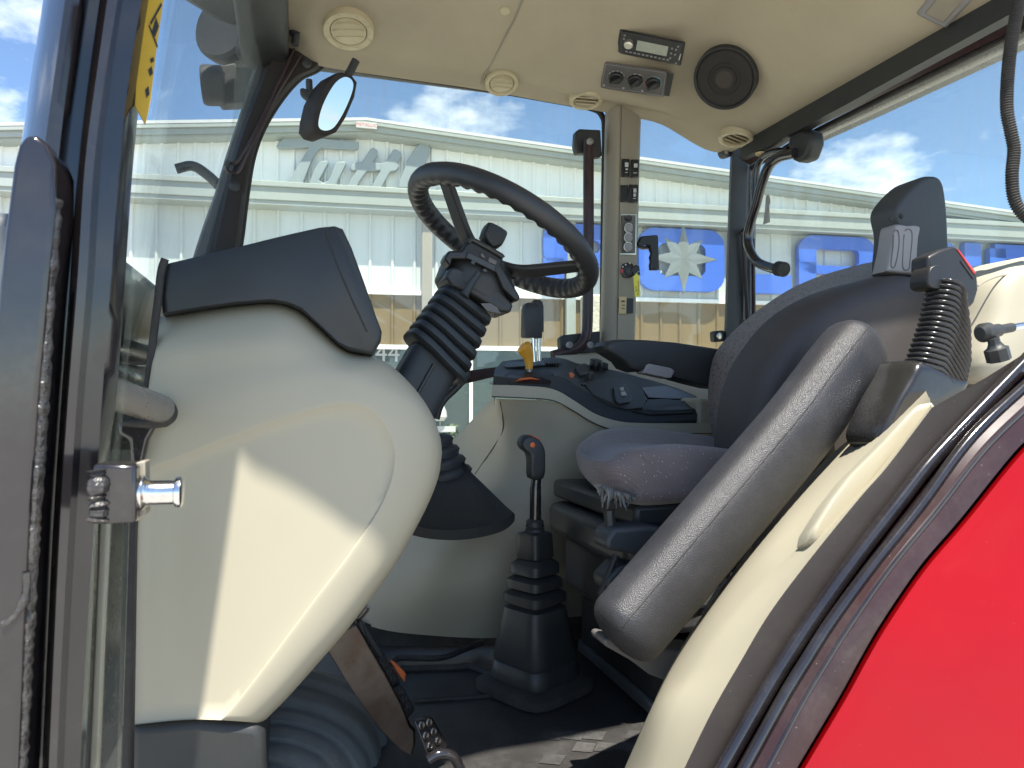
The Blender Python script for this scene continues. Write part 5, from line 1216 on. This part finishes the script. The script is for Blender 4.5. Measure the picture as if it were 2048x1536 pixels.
mb = MB(); mb.tube([r[k_] + (r[k_] - sum(r, V()) / len(r)).normalized() * .0003 for r in near_arm[5:-5]], .0009, 6); mb.build('armrest_seam', 'rubber', ar)
# upright folded armrest behind
up = [(1779, 432), (1781, 412), (1800, 386), (1828, 361), (1852, 353), (1868, 358), (1876, 374), (1882, 420), (1885, 480), (1886, 560), (1860, 575), (1800, 560), (1782, 540), (1786, 470)]
ua = empty('folded_armrest', pY(1830, 470, 1.12), se) if False else None
mb = MB(); mb.puff(cat(PY(up, 1.16), 3, True), V((0, .05, 0)), .018, 4, edge=.84); u_ = mb.build('armrest', 'charcoal', se, sharp=60, label='black armrest folded upright with a grey grip')
gp = [(1786, 452), (1796, 449), (1812, 452), (1828, 451), (1837, 456), (1833, 475), (1830, 520), (1832, 546), (1826, 549), (1772, 544), (1769, 540), (1778, 500), (1782, 470)]
mb = MB(); mb.puff(cat(PY(gp, 1.128), 2, True), V((0, .03, 0)), .006, 3, edge=.88); mb.build('armrest_grip', 'grey_plastic', u_, sharp=60)
for pts in ([(1810, 462), (1822, 461), (1824, 480), (1820, 520), (1818, 538), (1806, 536), (1806, 500)], [(1788, 464), (1796, 463), (1798, 490), (1790, 532), (1782, 530), (1786, 495)]):
    mb = MB(); mb.tube(cat(PY(pts, 1.1215), 4, True), .0012, 6); mb.build('grip_groove', 'panel_grey', u_)
for x, y in ((1803, 432), (1781, 438)):
    mb = MB(); mb.lathe(pY(x, y, 1.139), (0, -1, 0), [(0, 0), (.005, 0), (.004, .002), (0, .002)], 10); mb.build('armrest_screw', 'ink', u_)
# far armrest
fa = [(1204, 692), (1210, 683), (1232, 679), (1290, 680), (1350, 685), (1450, 700), (1460, 780), (1420, 776), (1380, 766), (1345, 756), (1330, 742), (1290, 732), (1280, 740), (1272, 744), (1250, 736), (1240, 722), (1218, 708), (1208, 702)]
mb = MB(); mb.puff(PY(fa, 1.53), V((0, .05, 0)), .018, 4, edge=.86); f_ = mb.build('armrest', 'black', se, sharp=50, label='black armrest lowered beside the far console')
mb = MB(); mb.puff(PY([(1290, 730), (1296, 727), (1340, 736), (1348, 742), (1342, 756), (1334, 757), (1284, 746)], 1.513), V((0, .03, 0)), .006, 3, edge=.85); mb.build('armrest_grip', 'grey_plastic', f_, sharp=50)
# suspension under the seat
su = empty('seat_suspension', (.8, 1.3, FLOOR + .2), se) if False else None
for nm, b_x, mt, bv in (('suspension_box', (.54, 1.15, 1.10, 1.50, CZ - .30, CZ - .23), 'black', .02), ('suspension_fold', (.58, 1.12, 1.12, 1.50, CZ - .42, CZ - .31), 'rubber', .015), ('base_rail', (.62, 1.2, 1.06, 1.52, FLOOR + .02, FLOOR + .05), 'charcoal', .008), ('base_box', (.62, 1.12, 1.10, 1.5, FLOOR + .05, FLOOR + .16), 'dark_face', .01)):
    mb = MB(); mb.bx(*b_x); mb.build(nm, mt, se, bevel=bv, bseg=3)
mb = MB(); mb.prism(PY([(1212, 1078), (1228, 1056), (1300, 1052), (1345, 1060), (1338, 1120), (1260, 1108), (1214, 1100)], 1.07), V((0, .06, 0))); mb.build('adjuster_box', 'charcoal', se, bevel=.008, bseg=3)
mb = MB(); mb.prism(PY([(1212, 1160), (1240, 1130), (1290, 1120), (1300, 1190), (1250, 1200), (1215, 1185)], 1.09), V((0, .06, 0))); mb.build('adjuster_cup', 'black', se, bevel=.008, bseg=3)
mb = MB(); mb.tube(PY([(1232, 1110), (1200, 1190)], 1.10), .006, 8); mb.tube(PY([(1218, 1020), (1222, 1075)], 1.10), .010, 8); mb.build('link_rod', 'black', se)
for y, k in ((FLOOR + .185, 0), (FLOOR + .155, 1)):
    pass
mb = MB(); mb.prism(PY([(1350, 1232), (1372, 1216), (1440, 1212), (1412, 1228), (1380, 1240)], .99), V((0, .01, 0))); mb.prism(PY([(1410, 1236), (1440, 1226), (1438, 1242), (1414, 1246)], .99), V((0, .01, 0))); mb.build('chrome_bracket', 'chrome', se, bevel=.001)
mb = MB(); mb.prism(PY([(1312, 1300), (1330, 1294), (1326, 1308), (1318, 1306)], .98), V((0, .01, 0))); mb.tube(cat(PY([(1358, 1304), (1366, 1292), (1384, 1288)], .98), 4), .002, 6); mb.build('chrome_clip', 'chrome', se)
mb = MB(); mb.lathe(pY(1476, 1150, .97), (0, -1, 0), [(.014, -.02), (.014, 0), (.010, .004), (0, .004)], 12); mb.build('chrome_nut', 'chrome', se); mb = MB(); mb.lathe(pY(1520, 1080, .97), (0, -1, 0), [(.018, -.02), (.018, 0), (.012, .004), (0, .004)], 12); mb.build('chrome_nut', 'chrome', se)
mb = MB(); mb.tube(PY([(1462, 1164), (1440, 1200), (1416, 1238)], .98), .013, 10); mb.build('damper', 'grey_plastic', se)
mb = MB(); mb.prism(PY([(1207, 1282), (1214, 1276), (1300, 1296), (1400, 1300), (1380, 1380), (1300, 1350), (1260, 1320), (1210, 1292)], .96), V((0, .05, 0))); mb.build('base_cover', 'panel_grey', se, bevel=.006)
# torn lining hanging from the cushion's front corner
rnd = random.Random(12); mb = MB()
for k in range(20):
    x = 1190 + rnd.random() ** .8 * 72; y = 972 + (x - 1190) * .30; Y = 1.075 + rnd.uniform(-.004, .008); ln_ = rnd.uniform(14, 46) * (1 - .3 * abs(x - 1215) / 50); wd = rnd.uniform(3, 9)
    pts = [(x, y)]; xx = x
    L1, R1 = [], []
    for j in range(6):
        t = j / 5; xx += rnd.uniform(-4, 4); ww = wd * (1 - t * .85) * rnd.uniform(.6, 1.3); yy = y - 4 + ln_ * t; dy = rnd.uniform(-.004, .004)
        L1.append(pY(xx - ww, yy, Y + dy)); R1.append(pY(xx + ww, yy + rnd.uniform(-2, 2), Y + dy + .002))
    mb.grid([L1, R1])
mb.build('torn_lining', 'lining', se, solid=.0006, label='torn pale lining hanging under the seat front')

# ---- belt buckle on its ribbed sleeve
bb = empty('belt_buckle', pY(1860, 700, .86), T); BY = .86
c0, c1 = pY(1866, 748, BY), pY(1898, 566, BY); bax = (c1 - c0); bl_ = bax.length; bax.normalize(); bu = V((0, 1, 0)); bu = (bu - bax * bu.dot(bax)).normalized(); bv_ = bax.cross(bu)
if bv_.dot(RT) < 0: bv_ = -bv_
rows = []; nR = 17
def bsec(h, gain):
    x0 = [(0, -.048, .046), (.25, -.041, .055), (.5, -.034, .056), (.75, -.030, .044), (1., -.026, .020)]
    for (h0, a0, b0), (h1, a1, b1) in zip(x0, x0[1:]):
        if h0 <= h <= h1: t = (h - h0) / (h1 - h0); l, r = lerp(a0, a1, t), lerp(b0, b1, t); break
    c = c0 + bax * (bl_ * h) + bv_ * ((l + r) / 2); return sup(c, bv_, bu, (r - l) / 2 + gain, .026 + gain, 32, 3.0)
def tilt(row):   # folds droop to the right
    return [p - bax * max(0., (p - c0).dot(bv_) + .005) * .75 for p in row]
for k in range(nR):
    for f, g in ((0, -.0035), (.25, -.0005), (.5, .0008), (.75, -.0005)): rows.append(tilt(bsec(min(1, (k + f) / nR), g)))
mb = MB(); mb.grid(rows, cv=True, cap=True); mb.build('ribbed_sleeve', 'sleeve', bb, sharp=70)
mb = MB(); mb.puff(cat(PY([(1742, 880), (1748, 850), (1772, 800), (1800, 752), (1818, 722), (1850, 726), (1905, 750), (1925, 765), (1900, 800), (1850, 870), (1810, 900), (1760, 900)], BY - .004), 3, True), V((0, .05, 0)), .022, 5, edge=.72); mb.build('sleeve_base', 'sleeve', bb, sharp=60)
for i in range(8):
    x, y = 1840 + (i * 7) % 26, 792 + (i * 5) % 22
    mb = MB(); mb.lathe(pY(x, y, BY - .027), (0, -1, 0), [(0, 0), (.0018, 0), (0, .001)], 8); mb.build('moulded_dot', 'panel_grey', bb)
mb = MB(); mb.puff(cat(PY([(1858, 535), (1878, 530), (1893, 545), (1900, 572), (1880, 580), (1856, 575), (1852, 560)], BY - .006), 2, True), V((0, .03, 0)), .004, 3); mb.build('sleeve_neck', 'dark_face', bb, sharp=60)
bkp = [(1856, 540), (1857, 512), (1880, 500), (1908, 491), (1914, 494), (1956, 549), (1958, 580), (1950, 606), (1938, 618), (1915, 590), (1896, 560), (1880, 545)]
mb = MB(); mb.prism(PY(bkp, BY), V((0, .035, 0))); mb.build('buckle_body', 'dark_face', bb, bevel=.005, bseg=3)
mb = MB(); mb.prism(PY([(1914, 497), (1918, 499), (1952, 544), (1951, 549), (1946, 544)], BY - .0015), V((0, .03, 0))); mb.build('release_button', 'red_mark', bb, bevel=.001)
mb = MB(); mb.prism(PY([(1921, 522), (1926, 523), (1948, 552), (1947, 558)], BY - .0012), V((0, .002, 0))); mb.build('buckle_slot', 'ink', bb)

# ---- inner rear fender cover, gas strut
fc_ = empty('fender_cover', pY(2000, 600, .93), T)
cv = [(1920, 760), (1940, 640), (1955, 575), (1975, 545), (2010, 524), (2048, 514), (2110, 506), (2200, 520), (2200, 760), (2060, 760)]
mb = MB(); mb.puff(cat(PY(cv, .98), 4, True), V((0, .2, 0)), .05, 6, ex=2., edge=.72); mb.build('cover_panel', 'beige', fc_, sharp=85)
mb = MB(); mb.tube(cat(PY([(1956, 572), (1972, 562), (2000, 552), (2040, 548), (2110, 554)], .945), 5), .0016, 6); mb.build('cover_seam', 'taupe', fc_)
gs = empty('gas_strut', pY(2000, 660, .70), T)
mb = MB(); mb.lathe(pY(1958, 667, .70), pY(1999, 660, .70) - pY(1958, 667, .70), [(0, 0), (.008, .001), (.0125, .006), (.0125, .016), (.0085, .019), (.0085, .034), (.0075, .036), (0, .036)], 20); mb.build('ball_socket', 'black', gs)
mb = MB(); mb.tube([pY(1996, 660, .70), pY(2024, 655, .70)], .0062, 12); mb.build('strut_sleeve', 'black', gs)
mb = MB(); mb.tube([pY(2020, 656, .70), pY(2120, 640, .70)], .0048, 12); mb.build('strut_rod', 'chrome', gs)
mb = MB(); mb.lathe(pY(1996, 712, .69), pY(1986, 676, .69) - pY(1996, 712, .69), [(.014, -.006), (.014, .010), (.010, .012), (.007, .018), (.007, .024), (0, .024)], 8); mb.build('ball_stud', 'black', gs)

# ---- door sill, seals and the red fender
A1 = [(1220, 1610), (1249, 1536), (1299, 1423), (1354, 1308), (1440, 1180), (1530, 1060), (1640, 930), (1745, 845), (1860, 770)]
B0 = [(1262, 1620), (1290, 1536), (1322, 1420), (1366, 1356), (1434, 1258), (1524, 1158), (1612, 1085), (1720, 960), (1858, 796)]
B1 = [(1300, 1620), (1334, 1536), (1380, 1425), (1428, 1340), (1496, 1240), (1582, 1134), (1675, 1030), (1752, 944), (1861, 806)]
C0 = [(1335, 1610), (1369, 1536), (1424, 1423), (1480, 1325), (1540, 1225), (1624, 1113), (1720, 995), (1776, 931), (1864, 815)]
C1 = [(1395, 1610), (1434, 1536), (1504, 1413), (1556, 1325), (1620, 1228), (1700, 1115), (1800, 985), (1874, 893), (2060, 700)]
si = empty('door_sill', pY(1500, 1200, .75), T)
def rl6(p, Y): return cat(PY(p, Y), 8)
mb = MB(); mb.grid([[p + V((.05, .12, -.1)) for p in rl6(A1, .97)], rl6(A1, .97), [a.lerp(b, .75) + V((-.006, 0, .004)) for a, b in zip(rl6(A1, .97), rl6(B0, .765))], rl6(B0, .755), [a.lerp(b, .5) + V((0, 0, .004)) for a, b in zip(rl6(B0, .755), rl6(B1, .70))], rl6(B1, .70), rl6(C0, .656)]); mb.build('sill_panel', 'beige', si, sharp=70)
blk = [(1610, 1086), (1614, 1066), (1650, 1008), (1690, 956), (1760, 886), (1820, 822), (1836, 810), (1858, 806), (1866, 816), (1858, 832), (1760, 948), (1700, 1030), (1652, 1104), (1630, 1104)]
mb = MB(); mb.puff(PY(blk, .700), V((.006, .022, -.01)), .014, 4, edge=.84); mb.build('sill_cover', 'beige', si, sharp=50)
fe = empty('fender', pY(1850, 1200, .58), T)
D1 = [(1420, 1616), (1458, 1544), (1528, 1420), (1580, 1334), (1644, 1236), (1724, 1123), (1822, 995), (1896, 907), (2072, 722)]
E1_ = [(1448, 1610), (1490, 1536), (1569, 1393), (1615, 1318), (1665, 1240), (1745, 1132), (1840, 1013), (1945, 872), (2080, 745)]
F1 = [(1480, 1614), (1524, 1540), (1599, 1400), (1646, 1322), (1694, 1246), (1774, 1134), (1866, 1020), (1968, 888), (2088, 774)]
G1 = [(1505, 1615), (1549, 1540), (1622, 1405), (1670, 1325), (1718, 1250), (1797, 1134), (1887, 1026), (1990, 900), (2096, 796)]
H1 = [(1548, 1620), (1594, 1536), (1679, 1393), (1720, 1318), (1764, 1243), (1840, 1132), (1922, 1036), (2040, 892), (2112, 838)]
mb = MB(); mb.grid([rl6(C0, .655), rl6(C0, .650), [a.lerp(b, .5) + V((0, -.004, 0)) for a, b in zip(rl6(C0, .652), rl6(C1, .642))], rl6(C1, .642)]); mb.build('seal_band', 'rubber_matte', fe, sharp=60)
mb = MB(); q = [a.lerp(b, .4) for a, b in zip(rl6(C1, .636), rl6(D1, .630))]; mb.tube(q, .0085, 12); mb.build('seal_bead', 'gloss_black', fe)
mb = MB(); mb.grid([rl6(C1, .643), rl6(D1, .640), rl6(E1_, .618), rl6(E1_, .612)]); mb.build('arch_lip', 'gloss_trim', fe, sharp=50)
mb = MB(); q = rl6(E1_, .612); mb.tube(q, .0065, 10); mb.build('arch_bead', 'gloss_black', fe)
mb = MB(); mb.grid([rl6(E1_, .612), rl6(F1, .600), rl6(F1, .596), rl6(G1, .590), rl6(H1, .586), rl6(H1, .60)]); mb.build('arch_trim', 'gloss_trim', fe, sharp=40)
mb = MB(); q = [a.lerp(b, .35) for a, b in zip(rl6(F1, .5945), rl6(G1, .590))]; mb.tube(q, .0022, 6); mb.build('trim_line', 'gloss_black', fe)
off_ = lambda L, dx, dy: [(x + dx, y + dy) for x, y in L]
K1, K2, K3, K4 = off_(H1, 12, 7), off_(H1, 52, 32), off_(H1, 230, 150), off_(H1, 480, 320)
mb = MB(); mb.grid([rl6(H1, .612), rl6(H1, .600), rl6(K1, .580), rl6(K2, .570), rl6(K3, .535), rl6(K4, .48)]); mb.build('fender_skin', 'red_paint', fe, sharp=60)

# ---- closed back and underside of the cab (seen only from beside the photograph's place)
mb = MB(); mb.bx(1.34, 1.42, .95, 1.98, FLOOR, CZ + .06); mb.build('rear_bulkhead', 'beige', T, bevel=.01)
mb = MB(); mb.bx(-.20, 1.40, .80, 1.90, .55, FLOOR - .035); mb.build('chassis', 'dark_frame', T, bevel=.03)
mb = MB(); mb.tube([V((1.42, .84, CZ - .1)), V((1.42, .84, CZ + 1.03))], .035, 12); mb.build('corner_post', 'gloss_black', T)
